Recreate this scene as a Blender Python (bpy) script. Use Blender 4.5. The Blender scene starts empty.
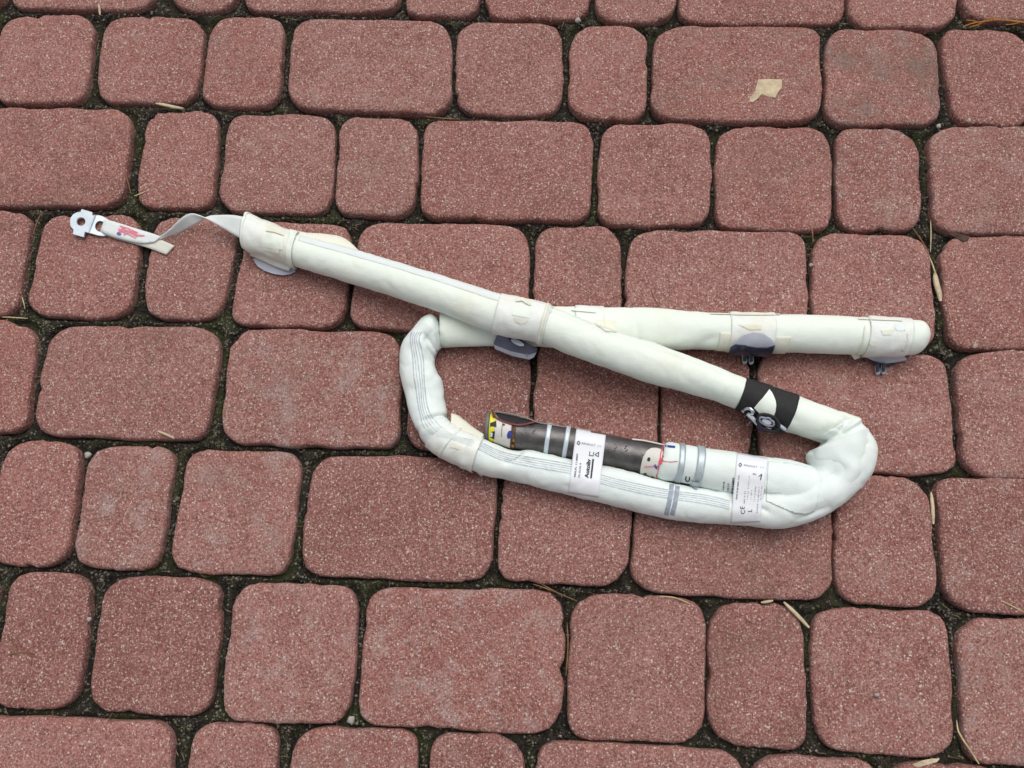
import bpy, bmesh, math, random
import numpy as np
from mathutils import Vector, Matrix, noise, geometry
from mathutils.bvhtree import BVHTree
random.seed(7); rng = np.random.default_rng(7)
C = bpy.context.scene.collection
SC = bpy.context.scene

# ------------------------------------------------------------------ camera
F = 850.0; TH, RO, YA = 0.25789, -0.11697, 0.15922
H = 0.12/0.152542; ROW0 = 4.6041*0.12
R = Matrix.Rotation(YA,3,'Z') @ Matrix.Rotation(TH,3,'X') @ Matrix.Rotation(RO,3,'Z')
CAM = Vector((0,0,H))
cd = bpy.data.cameras.new('camera'); cam = bpy.data.objects.new('camera', cd); C.objects.link(cam)
cam.matrix_world = Matrix.Translation(CAM) @ R.to_4x4()
cd.sensor_width = 36; cd.lens = F/1024*36; cd.clip_start = 0.02; cd.clip_end = 200
SC.camera = cam

# ------------------------------------------------------------------ sky, sun, exposure
SUN_EL, SUN_AZ = math.radians(64), math.radians(12)       # azimuth measured from +Y towards +X
w = bpy.data.worlds.new('World'); SC.world = w; w.use_nodes = True
nt = w.node_tree; bg = nt.nodes['Background']
sky = nt.nodes.new('ShaderNodeTexSky'); sky.sky_type = 'NISHITA'; sky.sun_disc = False
sky.sun_elevation = SUN_EL; sky.sun_rotation = SUN_AZ
sky.air_density = 1.0; sky.dust_density = 4.0; sky.ozone_density = 1.0
hs = nt.nodes.new('ShaderNodeHueSaturation'); hs.inputs['Saturation'].default_value = .22      # an overcast, nearly grey sky
nt.links.new(sky.outputs[0], hs.inputs['Color']); nt.links.new(hs.outputs[0], bg.inputs[0]); bg.inputs[1].default_value = 0.10
sd = bpy.data.lights.new('sun', 'SUN'); sun = bpy.data.objects.new('sun', sd); C.objects.link(sun)
sd.energy = 1.5; sd.angle = math.radians(55); sd.color = (1.0, 0.975, 0.94)
dirv = Vector((math.sin(SUN_AZ)*math.cos(SUN_EL), math.cos(SUN_AZ)*math.cos(SUN_EL), math.sin(SUN_EL)))
sun.rotation_euler = (-dirv).to_track_quat('-Z','Y').to_euler(); sun.location = dirv*5
SC.view_settings.view_transform = 'Standard'; SC.view_settings.look = 'None'
SC.view_settings.gamma = 1; SC.view_settings.exposure = 0.12

# ------------------------------------------------------------------ helpers
def ray(px, py):
    return (R @ Vector(((px-512)/F, -(py-384)/F, -1))).normalized()
def W(px, py, z=0.0):                     # point of the photograph at height z above the paving
    d = ray(px, py); return CAM + d*((z-H)/d.z)
def rootloc(o):
    p = Vector((0,0,0))
    while o is not None: p += o.location; o = o.parent
    return p
def mk(name, verts, faces, mat, parent=None, smooth=True, loc=None):
    base = rootloc(parent); l = Vector(loc) if loc is not None else base
    me = bpy.data.meshes.new(name)
    me.from_pydata([tuple(Vector(v)-l) for v in verts], [], [tuple(f) for f in faces])
    me.materials.append(mat)
    if smooth: me.polygons.foreach_set('use_smooth', [True]*len(me.polygons))
    me.update()
    o = bpy.data.objects.new(name, me); C.objects.link(o)
    o.location = l-base; o.parent = parent
    return o
def mk_bm(name, bm, mat, parent=None, smooth=True, loc=None):
    bm.normal_update(); vs = [v.co.copy() for v in bm.verts]; bm.verts.index_update()
    fs = [[v.index for v in f.verts] for f in bm.faces]; bm.free()
    return mk(name, vs, fs, mat, parent, smooth, loc)
def tag(o, label=None, cat=None, group=None, kind=None):
    if label: o['label'] = label
    if cat: o['category'] = cat
    if group: o['group'] = group
    if kind: o['kind'] = kind
    return o
def empty(name, loc):
    o = bpy.data.objects.new(name, None); C.objects.link(o); o.location = loc; o.empty_display_size = .05
    return o
def solidify(o, t, offset=1.0, bevel=0):
    m = o.modifiers.new('thick','SOLIDIFY'); m.thickness = t; m.offset = offset
    if bevel:
        b = o.modifiers.new('bev','BEVEL'); b.width = bevel; b.segments = 2; b.limit_method = 'ANGLE'
    return o
def nz(p, s, seed=0.0):
    return noise.noise(Vector((p[0]*s+seed, p[1]*s-seed*1.7, p[2]*s+seed*.3)))

# ------------------------------------------------------------------ materials
class NB:
    def __init__(s, name):
        s.m = bpy.data.materials.new(name); s.m.use_nodes = True; s.t = s.m.node_tree
        s.b = s.t.nodes['Principled BSDF']; s.co = s.n('ShaderNodeTexCoord')
    def n(s, typ, **kw):
        x = s.t.nodes.new(typ)
        for k, v in kw.items(): setattr(x, k, v)
        return x
    def set(s, sock, v):
        if hasattr(v, 'node'): s.t.links.new(v, sock)
        else: sock.default_value = v
    def noise(s, scale, detail=3, rough=.55, vec=None, dist=0):
        x = s.n('ShaderNodeTexNoise'); x.inputs['Scale'].default_value = scale
        x.inputs['Detail'].default_value = detail; x.inputs['Roughness'].default_value = rough
        x.inputs['Distortion'].default_value = dist
        s.t.links.new(vec or s.co.outputs['Object'], x.inputs['Vector']); return x.outputs['Fac']
    def voro(s, scale, out='Distance', vec=None, rnd=1.0):
        x = s.n('ShaderNodeTexVoronoi'); x.inputs['Scale'].default_value = scale; x.inputs['Randomness'].default_value = rnd
        s.t.links.new(vec or s.co.outputs['Object'], x.inputs['Vector']); return x.outputs[out]
    def ramp(s, fac, *stops):
        x = s.n('ShaderNodeValToRGB'); e = x.color_ramp.elements
        while len(e) < len(stops): e.new(.5)
        for i, (p, c) in enumerate(stops):
            e[i].position = p; e[i].color = (c, c, c, 1) if not hasattr(c, '__len__') else (*c, 1)
        s.set(x.inputs[0], fac); return x.outputs[0]
    def mix(s, fac, a, b, mode='MIX'):
        x = s.n('ShaderNodeMix', data_type='RGBA', blend_type=mode)
        s.set(x.inputs[0], fac)
        s.set(x.inputs[6], (*a, 1) if isinstance(a, tuple) else a); s.set(x.inputs[7], (*b, 1) if isinstance(b, tuple) else b)
        return x.outputs[2]
    def math(s, op, a, b=0.0, clamp=False):
        x = s.n('ShaderNodeMath', operation=op, use_clamp=clamp); s.set(x.inputs[0], a); s.set(x.inputs[1], b); return x.outputs[0]
    def attr(s, name, typ='OBJECT'):
        x = s.n('ShaderNodeAttribute', attribute_type=typ, attribute_name=name); return x.outputs['Fac']
    def sep(s, v):
        x = s.n('ShaderNodeSeparateColor'); s.t.links.new(v, x.inputs[0]); return x.outputs
    def bump(s, h, dist, strength=1.0):
        x = s.n('ShaderNodeBump'); x.inputs['Distance'].default_value = dist; x.inputs['Strength'].default_value = strength
        s.set(x.inputs['Height'], h); s.t.links.new(x.outputs[0], s.b.inputs['Normal'])
    def done(s, col, rough=.8, metal=0.0, spec=.4):
        s.set(s.b.inputs['Base Color'], (*col, 1) if isinstance(col, tuple) else col)
        s.set(s.b.inputs['Roughness'], rough); s.set(s.b.inputs['Metallic'], metal)
        s.b.inputs['Specular IOR Level'].default_value = spec
        return s.m

def stone_mat():
    s = NB('red_concrete'); pos = s.n('ShaderNodeNewGeometry').outputs['Position']
    oi = s.n('ShaderNodeObjectInfo').outputs['Random']
    big = s.noise(14, 3, .6, pos); mid = s.noise(90, 4, .65, pos); fine = s.noise(520, 3, .7, pos)
    base = s.ramp(s.math('ADD', s.math('MULTIPLY', big, .45), s.math('MULTIPLY', mid, .55)),
                  (.28, (.205,.080,.066)), (.50, (.295,.125,.105)), (.72, (.365,.178,.152)))
    tone = s.ramp(oi, (0, (.80,.78,.80)), (.35, (1,.96,.94)), (.7, (.96,1.0,1.0)), (1, (1.10,1.12,1.12)))
    base = s.mix(1.0, base, tone, 'MULTIPLY')
    base = s.mix(s.ramp(fine, (.30, .85), (.50, 0.0)), base, (.085,.034,.030))
    base = s.mix(s.ramp(fine, (.52, 0.0), (.72, .75)), base, (.47,.29,.25))
    # exposed aggregate: pale, grey and dark grains of uneven outline, each a voronoi cell picked at random
    wob = s.n('ShaderNodeTexNoise'); wob.inputs['Scale'].default_value = 900; wob.inputs['Detail'].default_value = 2; s.t.links.new(pos, wob.inputs['Vector'])
    wp = s.n('ShaderNodeVectorMath', operation='MULTIPLY_ADD'); s.t.links.new(wob.outputs['Color'], wp.inputs[0]); wp.inputs[1].default_value = (.0022,)*3; s.t.links.new(pos, wp.inputs[2])
    for sc, thr, rad, colr, op in ((620, .62, .48, (.47,.34,.30), .85), (560, .74, .46, (.085,.042,.038), .75), (520, .80, .42, (.58,.49,.44), .9), (360, .92, .38, (.62,.56,.51), .85), (420, .945, .36, (.035,.028,.028), .8), (230, .965, .30, (.60,.50,.42), .85)):
        v = s.n('ShaderNodeTexVoronoi'); v.inputs['Scale'].default_value = sc
        s.t.links.new(wp.outputs[0], v.inputs['Vector'])
        pick = s.math('GREATER_THAN', s.sep(v.outputs['Color'])[0], thr)
        disc = s.ramp(v.outputs['Distance'], (rad*.5, 1.0), (rad, 0.0))
        base = s.mix(s.math('MULTIPLY', pick, s.math('MULTIPLY', disc, op)), base, colr)
    # worn pale scuffs and grey-brown blotches, per stone
    scuff = s.math('MULTIPLY', s.ramp(s.noise(34, 5, .72, pos), (.50, 0.0), (.72, .8)), s.attr('scuff'))
    base = s.mix(s.math('MULTIPLY', scuff, s.ramp(fine, (.32, .25), (.62, 1.0))), base, (.43,.36,.34))
    dirt = s.math('MULTIPLY', s.ramp(s.noise(17, 4, .6, pos), (.46, 0.0), (.66, .8)), s.attr('dirt'))
    base = s.mix(dirt, base, (.135,.095,.075))
    h = s.math('ADD', s.math('MULTIPLY', fine, 1.0), s.math('MULTIPLY', s.voro(330, vec=pos), .7))
    h = s.math('ADD', h, s.math('MULTIPLY', mid, 1.2))
    s.bump(h, .0011, .8)
    return s.done(base, .92, 0, .25)

def soil_mat():
    s = NB('joint_soil'); pos = s.n('ShaderNodeNewGeometry').outputs['Position']
    f = s.noise(420, 4, .7, pos); g = s.noise(26, 4, .6, pos)
    base = s.ramp(f, (.30, (.006,.005,.004)), (.52, (.022,.019,.015)), (.74, (.10,.088,.070)))
    sand = s.ramp(s.noise(600, 3, .7, pos), (.3, (.016,.013,.009)), (.6, (.050,.042,.029)), (.8, (.13,.115,.085)))
    base = s.mix(s.ramp(s.noise(31, 4, .65, pos), (.46, 0.0), (.62, .85)), base, sand)
    moss = s.ramp(s.noise(700, 3, .7, pos), (.3, (.012,.018,.005)), (.7, (.07,.085,.025)))
    base = s.mix(s.ramp(g, (.52, 0.0), (.66, .7)), base, moss)
    v = s.n('ShaderNodeTexVoronoi'); v.inputs['Scale'].default_value = 380; s.t.links.new(pos, v.inputs['Vector'])
    pick = s.math('GREATER_THAN', s.sep(v.outputs['Color'])[0], .86)
    base = s.mix(s.math('MULTIPLY', pick, s.ramp(v.outputs['Distance'], (.3, .8), (.42, 0.0))), base, (.20,.18,.155))
    s.bump(s.math('ADD', f, s.voro(300, vec=pos)), .002, 1.0)
    return s.done(base, .95, 0, .2)

def plain(name, col, rough=.7, metal=0.0, var=.12, scale=60, bumpd=0.0, bscale=400, spec=.4):
    s = NB(name); pos = s.n('ShaderNodeNewGeometry').outputs['Position']
    n = s.noise(scale, 4, .6, pos)
    a = tuple(c*(1-var) for c in col); b = tuple(min(1, c*(1+var)) for c in col)
    base = s.ramp(n, (.3, a), (.7, b))
    if bumpd: s.bump(s.noise(bscale, 3, .6, pos), bumpd, 1.0)
    return s.done(base, rough, metal, spec)

def cloth_mat(name, col, stain=(.62,.60,.48), amount=.35, rough=.62):
    s = NB(name); pos = s.n('ShaderNodeNewGeometry').outputs['Position']
    base = s.mix(s.math('MULTIPLY', s.ramp(s.noise(22, 4, .6, pos), (.5, 0.0), (.78, 1.0)), amount), col, stain)
    base = s.mix(s.ramp(s.noise(160, 4, .7, pos), (.66, 0.0), (.80, .22)), base, (.50,.49,.45))
    wv = s.n('ShaderNodeTexWave', wave_type='BANDS', bands_direction='DIAGONAL'); wv.inputs['Scale'].default_value = 500
    s.t.links.new(pos, wv.inputs['Vector'])
    h = s.math('ADD', s.math('MULTIPLY', wv.outputs['Fac'], .10), s.math('MULTIPLY', s.noise(70, 5, .62, pos, 1.2), 1.0))
    h = s.math('ADD', h, s.math('MULTIPLY', s.ramp(s.noise(38, 3, .5, pos, 2.5), (.44, 0), (.50, 1), (.56, 0)), .10))
    s.bump(h, .0009, .5)
    return s.done(base, rough, 0, .35)

M = {}
M['stone'] = stone_mat(); M['soil'] = soil_mat()
M['cloth'] = cloth_mat('white_coated_cloth', (.785,.845,.765), (.74,.745,.57), .5)
M['cool'] = cloth_mat('cool_coated_cloth', (.770,.838,.812), (.72,.74,.61), .4)
M['crossband'] = plain('grey_woven_band', (.32,.36,.42), .7, 0, .2, 300)
M['shade_and_marks'] = cloth_mat('cool_shade_and_marks', (.74,.795,.785), (.68,.70,.62), .3)  # cooler, greyer cloth: painted shade on the upper tube, also small patches and stripes
M['cream'] = cloth_mat('cream_tape', (.76,.765,.655), (.68,.64,.42), .6)
M['tape'] = cloth_mat('milky_tape', (.78,.805,.765), (.72,.69,.50), .7, .45)
M['strap'] = cloth_mat('strap_webbing', (.70,.735,.73), (.62,.61,.54), .3)
M['strap_back'] = plain('strap_loop_webbing', (.66,.66,.58), .8, 0, .06, 200, .0004, 900)
M['zinc'] = plain('pale_zinc', (.62,.70,.76), .42, .25, .08, 120)
M['steel'] = plain('steel_band', (.50,.57,.60), .5, .45, .15, 150)
M['shiny'] = plain('bright_steel', (.62,.65,.72), .22, .95, .1, 200)
M['dark'] = plain('dark_steel_tube', (.115,.107,.106), .38, .55, .35, 90, .0003, 500)
M['black'] = plain('black_shadow', (.020,.019,.020), .75, 0, .2, 300, .0003, 900)
M['lilac'] = plain('lilac_plastic', (.27,.285,.37), .35, 0, .12, 60)
M['slate'] = plain('slate_plastic', (.13,.135,.19), .22, 0, .15, 60)
M['lilac_pale'] = plain('pale_lilac_plastic', (.45,.47,.535), .22, 0, .08, 60)
M['navy'] = plain('navy_plastic', (.036,.038,.062), .22, 0, .2, 80)
M['paper'] = plain('label_paper', (.78,.80,.83), .5, 0, .03, 30)
M['ink'] = plain('black_ink', (.025,.025,.030), .6, 0, .1, 100)
M['grey_ink'] = plain('grey_ink', (.17,.18,.22), .6, 0, .1, 100)
M['stripe'] = plain('grey_thread', (.50,.54,.58), .7, 0, .25, 300)
M['red_ink'] = plain('red_ink', (.62,.09,.12), .6, 0, .15, 100)
M['pink_ink'] = plain('pink_ink', (.74,.20,.28), .6, 0, .2, 400)
M['blue_ink'] = plain('blue_ink', (.035,.055,.30), .55, 0, .15, 100)
M['yellow'] = plain('yellow_label', (.80,.74,.05), .45, 0, .06, 100)
M['maroon'] = plain('red_brown_lining', (.24,.045,.045), .6, 0, .25, 100)
M['rust'] = plain('rusted_ring', (.10,.058,.035), .7, .2, .5, 300)
M['collar'] = plain('off_white_collar', (.68,.655,.60), .55, 0, .08, 60)
M['straw'] = plain('dry_straw', (.50,.40,.22), .8, 0, .3, 150)
M['pale_wood'] = plain('pale_wood', (.53,.43,.285), .8, 0, .2, 200, .0005, 500)
M['needle'] = plain('brown_needle', (.20,.105,.04), .7, 0, .4, 200)
M['orange'] = plain('orange_scale_leaf', (.48,.19,.03), .7, 0, .35, 300)
M['leaf'] = plain('brown_leaf', (.065,.035,.025), .75, 0, .4, 200, .0008, 200)
M['pebble'] = plain('pale_pebble', (.36,.335,.30), .8, 0, .2, 200, .0005, 500)
M['moss'] = plain('moss_green', (.045,.055,.017), .9, 0, .7, 120)
M['grit'] = plain('joint_grit', (.145,.128,.10), .9, 0, .85, 330)
M['fibre'] = plain('dead_plant_fibre', (.19,.15,.085), .85, 0, .7, 160)

# ------------------------------------------------------------------ paving: joint bed and stones
# each stone as laid: its four corners (TL, TR, BR, BL), millimetres on the ground plane
STONES = [[[-817,719,-641,724,-617,614,-801,610], [-625,724,-452,725,-450,616,-606,615], [-435,725,-357,725,-357,617,-430,617], [-348,725,-178,726,-177,619,-347,617], [-167,726,-90,726,-90,617,-168,616], [-79,726,30,727,31,615,-81,614], [39,726,122,726,123,613,39,612], [133,726,305,728,301,616,129,613], [314,728,424,729,420,615,308,613], [432,729,539,730,537,621,428,625]],
 [[-615,601,-512,607,-504,498,-602,497], [-499,606,-389,606,-386,501,-493,502], [-379,606,-301,607,-295,499,-376,499], [-289,606,-118,606,-113,496,-284,498], [-108,606,2,608,4,497,-107,498], [14,604,93,605,92,495,13,495], [102,605,275,608,272,497,100,495], [284,608,398,608,393,498,279,496], [402,609,490,609,486,498,409,499]],
 [[-637,487,-450,490,-446,380,-624,375], [-432,488,-358,489,-350,380,-428,380], [-345,487,-234,490,-226,379,-342,377], [-224,486,-145,487,-140,376,-221,378], [-136,485,37,489,37,379,-133,376], [48,487,158,488,158,378,47,375], [167,487,281,490,278,376,165,376], [289,490,369,489,366,379,285,377], [381,490,490,496,486,378,378,378]],
 [[-633,367,-538,368,-532,258,-623,255], [-521,366,-423,369,-415,259,-520,259], [-405,367,-321,366,-326,260,-404,261], [-309,365,-206,365,-200,257,-314,257], [-194,367,-24,370,-21,256,-194,258], [-14,369,68,371,69,256,-16,255], [78,367,250,371,248,257,74,254], [260,371,371,370,369,257,256,254], [382,370,489,375,482,260,384,258]],
 [[-632,248,-510,250,-500,140,-621,136], [-492,246,-323,251,-322,140,-491,138], [-309,249,-146,253,-138,139,-308,138], [-133,249,-17,250,-17,138,-128,140], [-8,249,106,249,104,135,-10,136], [114,247,194,247,193,134,110,134], [204,246,378,250,379,136,202,134], [389,251,485,256,480,135,386,135]],
 [[-629,126,-529,129,-523,18,-621,15], [-515,129,-442,130,-437,16,-510,16], [-431,128,-351,130,-351,17,-429,17], [-337,128,-230,130,-230,17,-339,18], [-217,128,-43,130,-46,20,-218,19], [-34,128,85,128,76,21,-39,23], [90,125,266,129,258,17,83,18], [272,128,352,130,352,16,264,17], [361,130,471,134,468,13,362,16]],
 [[-609,4,-499,7,-498,-108,-604,-112], [-484,8,-410,8,-406,-106,-482,-107], [-396,8,-288,10,-287,-106,-395,-106], [-275,8,-164,9,-162,-106,-274,-108], [-153,9,22,14,23,-106,-153,-105], [31,10,147,13,146,-106,30,-108], [154,8,233,11,234,-108,151,-104], [243,8,359,11,358,-108,243,-106], [370,5,474,9,470,-110,367,-109]],
 [[-525,-118,-315,-114,-312,-228,-517,-233], [-299,-115,-224,-112,-218,-227,-293,-227], [-209,-113,-101,-110,-98,-225,-203,-228], [-88,-113,-8,-110,-3,-224,-85,-225], [5,-113,179,-113,179,-225,7,-225], [189,-115,292,-115,294,-224,188,-226], [302,-115,393,-114,393,-222,303,-224], [402,-115,476,-114,474,-223,400,-223]]]
QA = np.array([[(a*.001, b*.001) for a, b in zip(q[0::2], q[1::2])] for row in STONES for q in row])      # n,4,2  TL TR BR BL
def free(P, cut=.008):
    """distance from the nearest stone, negative inside one; rounded corners count as outside"""
    best = np.full(len(P), 1.0)
    for q in QA:
        e = q[[3,2,1,0]]; c = e.mean(0); near = (abs(P-c) < (abs(e-c).max(0)+.03)).all(1)
        if not near.any(): continue
        p = P[near]; D = []
        for i in range(4):
            a, b = e[i], e[(i+1) % 4]; d = (b-a)/np.linalg.norm(b-a); D.append((p-a)@np.array([-d[1], d[0]])+.0020)
        m = np.min(D, 0)
        for i in range(4): m = np.minimum(m, (D[i]+D[(i+1) % 4]-cut)*.75)
        best[near] = np.minimum(best[near], -m)
    return best
def bed_height(x, y, d=None):
    if d is None: d = float(free(np.array([[x, y]]))[0])
    return -.0118 + .0066*min(1, max(0, d/.0035)) + .0028*nz((x,y,0), 22) + .0020*nz((x,y,0), 95, 3) + .0012*nz((x,y,0), 310, 5)
cx0, cx1, cy0, cy1 = -.66, .64, -.30, .72
def axis(a, b, st, far):
    fine = list(np.arange(a, b, st)); return [a-far, a-.8, a-.4, a-.1, a-.03]+fine+[b+.03, b+.1, b+.4, b+.8, b+far]
xs = axis(cx0, cx1, 0.0024, 4); ys = axis(cy0, cy1, 0.0024, 4)
nx = len(xs); GX, GY = np.meshgrid(xs, ys); FREE = free(np.stack([GX.ravel(), GY.ravel()], 1))
bv = [(x, y, bed_height(x, y, d)) for (x, y), d in zip(zip(GX.ravel(), GY.ravel()), FREE)]
bf = [(j*nx+i, j*nx+i+1, (j+1)*nx+i+1, (j+1)*nx+i) for j in range(len(ys)-1) for i in range(nx-1)]
BED = mk('pavement', bv, bf, M['soil']); pavement = tag(BED, kind='structure')

def stone_outline(q, rnd):
    """rounded quadrilateral in metres, counter-clockwise, slightly uneven"""
    q = [Vector((a, b)) for a, b in q]; q = [q[3], q[2], q[1], q[0]]    # BL BR TR TL
    out = []
    n = 4
    for i in range(n):
        p, a, b = q[i], q[i-1], q[(i+1) % n]
        wa = min((a-p).length, (b-p).length)
        r = rnd.uniform(.013, .024)*(1.0 if wa > .07 else .85)
        ua, ub = (a-p).normalized(), (b-p).normalized()
        p0, p1 = p+ua*r*1.35, p+ub*r*1.35
        for k in range(11):
            t = k/10.0
            out.append(p0*(1-t)**2 + p*2*t*(1-t) + p1*t*t)
        nb, pb = q[(i+1) % n], q[i]
        rr = .030
        s0, s1 = p1, nb+(pb-nb).normalized()*.033
        for k in range(1, 12):
            t = k/12.0; out.append(s0*(1-t)+s1*t)
    c = sum(out, Vector((0,0)))/len(out); sd_ = rnd.uniform(0, 50)
    dents = [(rnd.choice(out), rnd.uniform(.0012,.0032), rnd.uniform(.003,.006)) for _ in range(rnd.choice((0,1,1,2,3)))]
    res = []
    for p in out:
        d = (p-c).normalized()
        o = .0022*noise.noise(Vector((p.x*38+sd_, p.y*38, 0))) + .0011*noise.noise(Vector((p.x*150+sd_, p.y*150, 1))) + .0007*noise.noise(Vector((p.x*420+sd_, p.y*420, 2)))
        for dp, da, dw in dents: o -= da*math.exp(-(p-dp).length_squared/dw**2)
        res.append(p+d*(o+.0020))
    return res, c
def stone_mesh(q, rnd):
    o, c = stone_outline(q, rnd); n = len(o); dz = rnd.uniform(-.0015, .0015); tx, ty = rnd.uniform(-.012,.012), rnd.uniform(-.012,.012)
    rad = min((p-c).length for p in o)
    prof = [(0, -.045), (0, -.0042), (.0008, -.0020), (.0021, -.0008), (.0045, -.0003), (.0105, 0.0)]
    vs, fs = [], []
    def top(p, z):
        return z + dz + tx*(p.x-c.x)*.5 + ty*(p.y-c.y)*.5 + .0006*noise.noise(Vector((p.x*60, p.y*60, 7)))
    for ins, z in prof:
        for p in o:
            L = (p-c).length; pp = c+(p-c)*((L-ins)/L)
            zz = z if z < -.02 else top(pp, z)
            vs.append((pp.x, pp.y, zz))
    for k in (.72, .45, .2):
        for p in o:
            L = (p-c).length; pp = c+(p-c)*((L-.0105)/L*k); vs.append((pp.x, pp.y, top(pp, 0)))
    nr = len(prof)+3
    for r in range(nr-1):
        for i in range(n): fs.append((r*n+i, r*n+(i+1) % n, (r+1)*n+(i+1) % n, (r+1)*n+i))
    vs.append((c.x, c.y, top(c, 0)))
    for i in range(n): fs.append(((nr-1)*n+i, (nr-1)*n+(i+1) % n, len(vs)-1))
    return vs, fs, c
QUADS = []
SCUFF = {(4,2): 1.0, (5,2): .9, (6,3): .75, (6,4): .95, (1,7): .8, (2,7): .6, (2,8): .5, (5,3): .7, (6,8): .8, (7,2): .7, (4,6): .35, (2,2): .35, (7,3): .5}
DIRT = {(1,7): .75, (1,6): .35, (2,6): .4, (2,0): .35, (5,6): .45, (6,6): .35, (4,1): .3, (3,5): .3}
for r, row in enumerate(STONES):
    for k, q in enumerate(row):
        rnd = random.Random(r*100+k)
        q = [(a*.001, b*.001) for a, b in zip(q[0::2], q[1::2])]
        vs, fs, c = stone_mesh(q, rnd); QUADS.append(q)
        o = mk('paving_stone', vs, fs, M['stone'], pavement, True, (c.x, c.y, 0))
        o['scuff'] = SCUFF.get((r,k), rnd.choice((0, 0, .15, .35))); o['dirt'] = DIRT.get((r,k), rnd.choice((0, 0, 0, .15)))
# the same paving going on beyond the picture: one joined part
rv, rf = [], []
yc = [ROW0-(r-1)*.12 for r in range(len(STONES))]
def extra(x0, x1, y, rnd):
    g = .0050
    q = [(x0+g, y+.06-g), (x1-g, y+.06-g), (x1-g, y-.06+g), (x0+g, y-.06+g)]
    vs, fs, c = stone_mesh(q, rnd); b = len(rv); rv.extend(vs); rf.extend([tuple(i+b for i in f) for f in fs])
rnd = random.Random(5)
for r in range(-5, len(STONES)+6):
    y = ROW0-(r-1)*.12
    if 0 <= r < len(STONES):
        xl = min(min(q[0], q[6]) for q in STONES[r])*.001-.004; xr = max(max(q[2], q[4]) for q in STONES[r])*.001+.004
    else: xl = xr = rnd.uniform(-.1, .1)
    while xl > -1.15: s = rnd.choice((.09,.12,.18)); extra(xl-s, xl, y, rnd); xl -= s
    while xr < 1.15: s = rnd.choice((.09,.12,.18)); extra(xr, xr+s, y, rnd); xr += s
tag(mk('paving_stone', rv, rf, M['stone'], pavement), kind='stuff')

# ------------------------------------------------------------------ what grows and lies in the joints
def joint_points(n, lo=.001):
    P = np.stack([rng.uniform(-.64, .62, n), rng.uniform(-.27, .70, n)], 1); d = free(P); k = d > lo
    return [(x, y, w_, bed_height(x, y, w_)) for (x, y), w_ in zip(P[k], d[k])]
gv, gf = [], []
for x, y, fr, z in joint_points(230000, .0014):
    if nz((x,y,0), 40, 4) < random.uniform(-.6, .32): continue
    s = random.choice((.0004,.0005,.0006,.0008,.0010,.0015)); z += s*.3; b = len(gv)
    for v in ((1,0,0),(-1,0,.1),(0,1,0),(0,-1,.1),(0,0,1),(.1,0,-1)):
        gv.append((x+s*v[0]*random.uniform(.6,1.3), y+s*v[1]*random.uniform(.6,1.3), z+s*v[2]*random.uniform(.5,1.1)))
    gf += [(b+i, b+j, b+k) for i, j, k in ((0,2,4),(2,1,4),(1,3,4),(3,0,4),(2,0,5),(1,2,5),(3,1,5),(0,3,5))]
tag(mk('joint_grit', gv, gf, M['grit'], None, False), 'fine pale and dark grit packed in the joints between the red stones', 'grit', kind='stuff')
mv, mf = [], []
for x, y, fr, z in joint_points(60000):
    wd = fr > .0048
    m = nz((x,y,0), 16, 9)+.5*nz((x,y,0), 50, 2)
    if m < (.02 if wd else .18): continue
    big = 1.7 if m > .38 else 1.0
    for k in range(7):
        a = random.uniform(0, 6.28); l = random.uniform(.0012, .0032)*big; t = random.uniform(.2, 1.1); wv_ = .00035
        d = Vector((math.cos(a)*math.cos(t), math.sin(a)*math.cos(t), math.sin(t))); sx = Vector((-math.sin(a), math.cos(a), 0))*wv_
        p = Vector((x+random.gauss(0,.0009), y+random.gauss(0,.0009), z)); b = len(mv)
        mv += [p-sx, p+sx, p+d*l]; mf.append((b, b+1, b+2))
tag(mk('moss', mv, mf, M['moss'], None, False), 'dark green moss growing in the joints of the paving', 'moss', kind='stuff')
def stick(pts, r, n=5, flat=1.0):
    """thin tapering stalk through points"""
    vs, fs = [], []; pts = [Vector(p) for p in pts]
    for i, p in enumerate(pts):
        t = (pts[min(i+1, len(pts)-1)]-pts[max(i-1, 0)]).normalized()
        s = t.cross(Vector((0,0,1))).normalized(); u = s.cross(t); rr = r*(1-.55*abs(2*i/(len(pts)-1)-1)**3)
        for k in range(n):
            a = 2*math.pi*k/n; vs.append(p+s*rr*math.cos(a)+u*rr*flat*math.sin(a))
    m = len(pts)
    for i in range(m-1):
        for k in range(n): fs.append((i*n+k, i*n+(k+1) % n, (i+1)*n+(k+1) % n, (i+1)*n+k))
    fs.append(tuple(range(n))); fs.append(tuple(range((m-1)*n, m*n))[::-1])
    return vs, fs
fv, ff = [], []
for x, y, fr, z in joint_points(20000, .002)[:1500]:
    a = random.uniform(0, 3.14) if random.random() < .5 else random.gauss(0, .25); l = random.uniform(.003, .011); z += .0012
    d = Vector((math.cos(a), math.sin(a), random.uniform(-.1, .12)))*l*.5; m = Vector((random.gauss(0,1), random.gauss(0,1), random.uniform(0,1)))*l*.08
    p = Vector((x, y, z)); vs, fs = stick([p-d, p+m, p+d], random.uniform(.00018, .0004), 3); b = len(fv)
    fv += vs; ff += [tuple(i+b for i in f) for f in fs]
tag(mk('dead_fibres', fv, ff, M['fibre'], None, False), 'short dry plant fibres and needle bits scattered along the joints', 'plant debris', kind='stuff')

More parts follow.
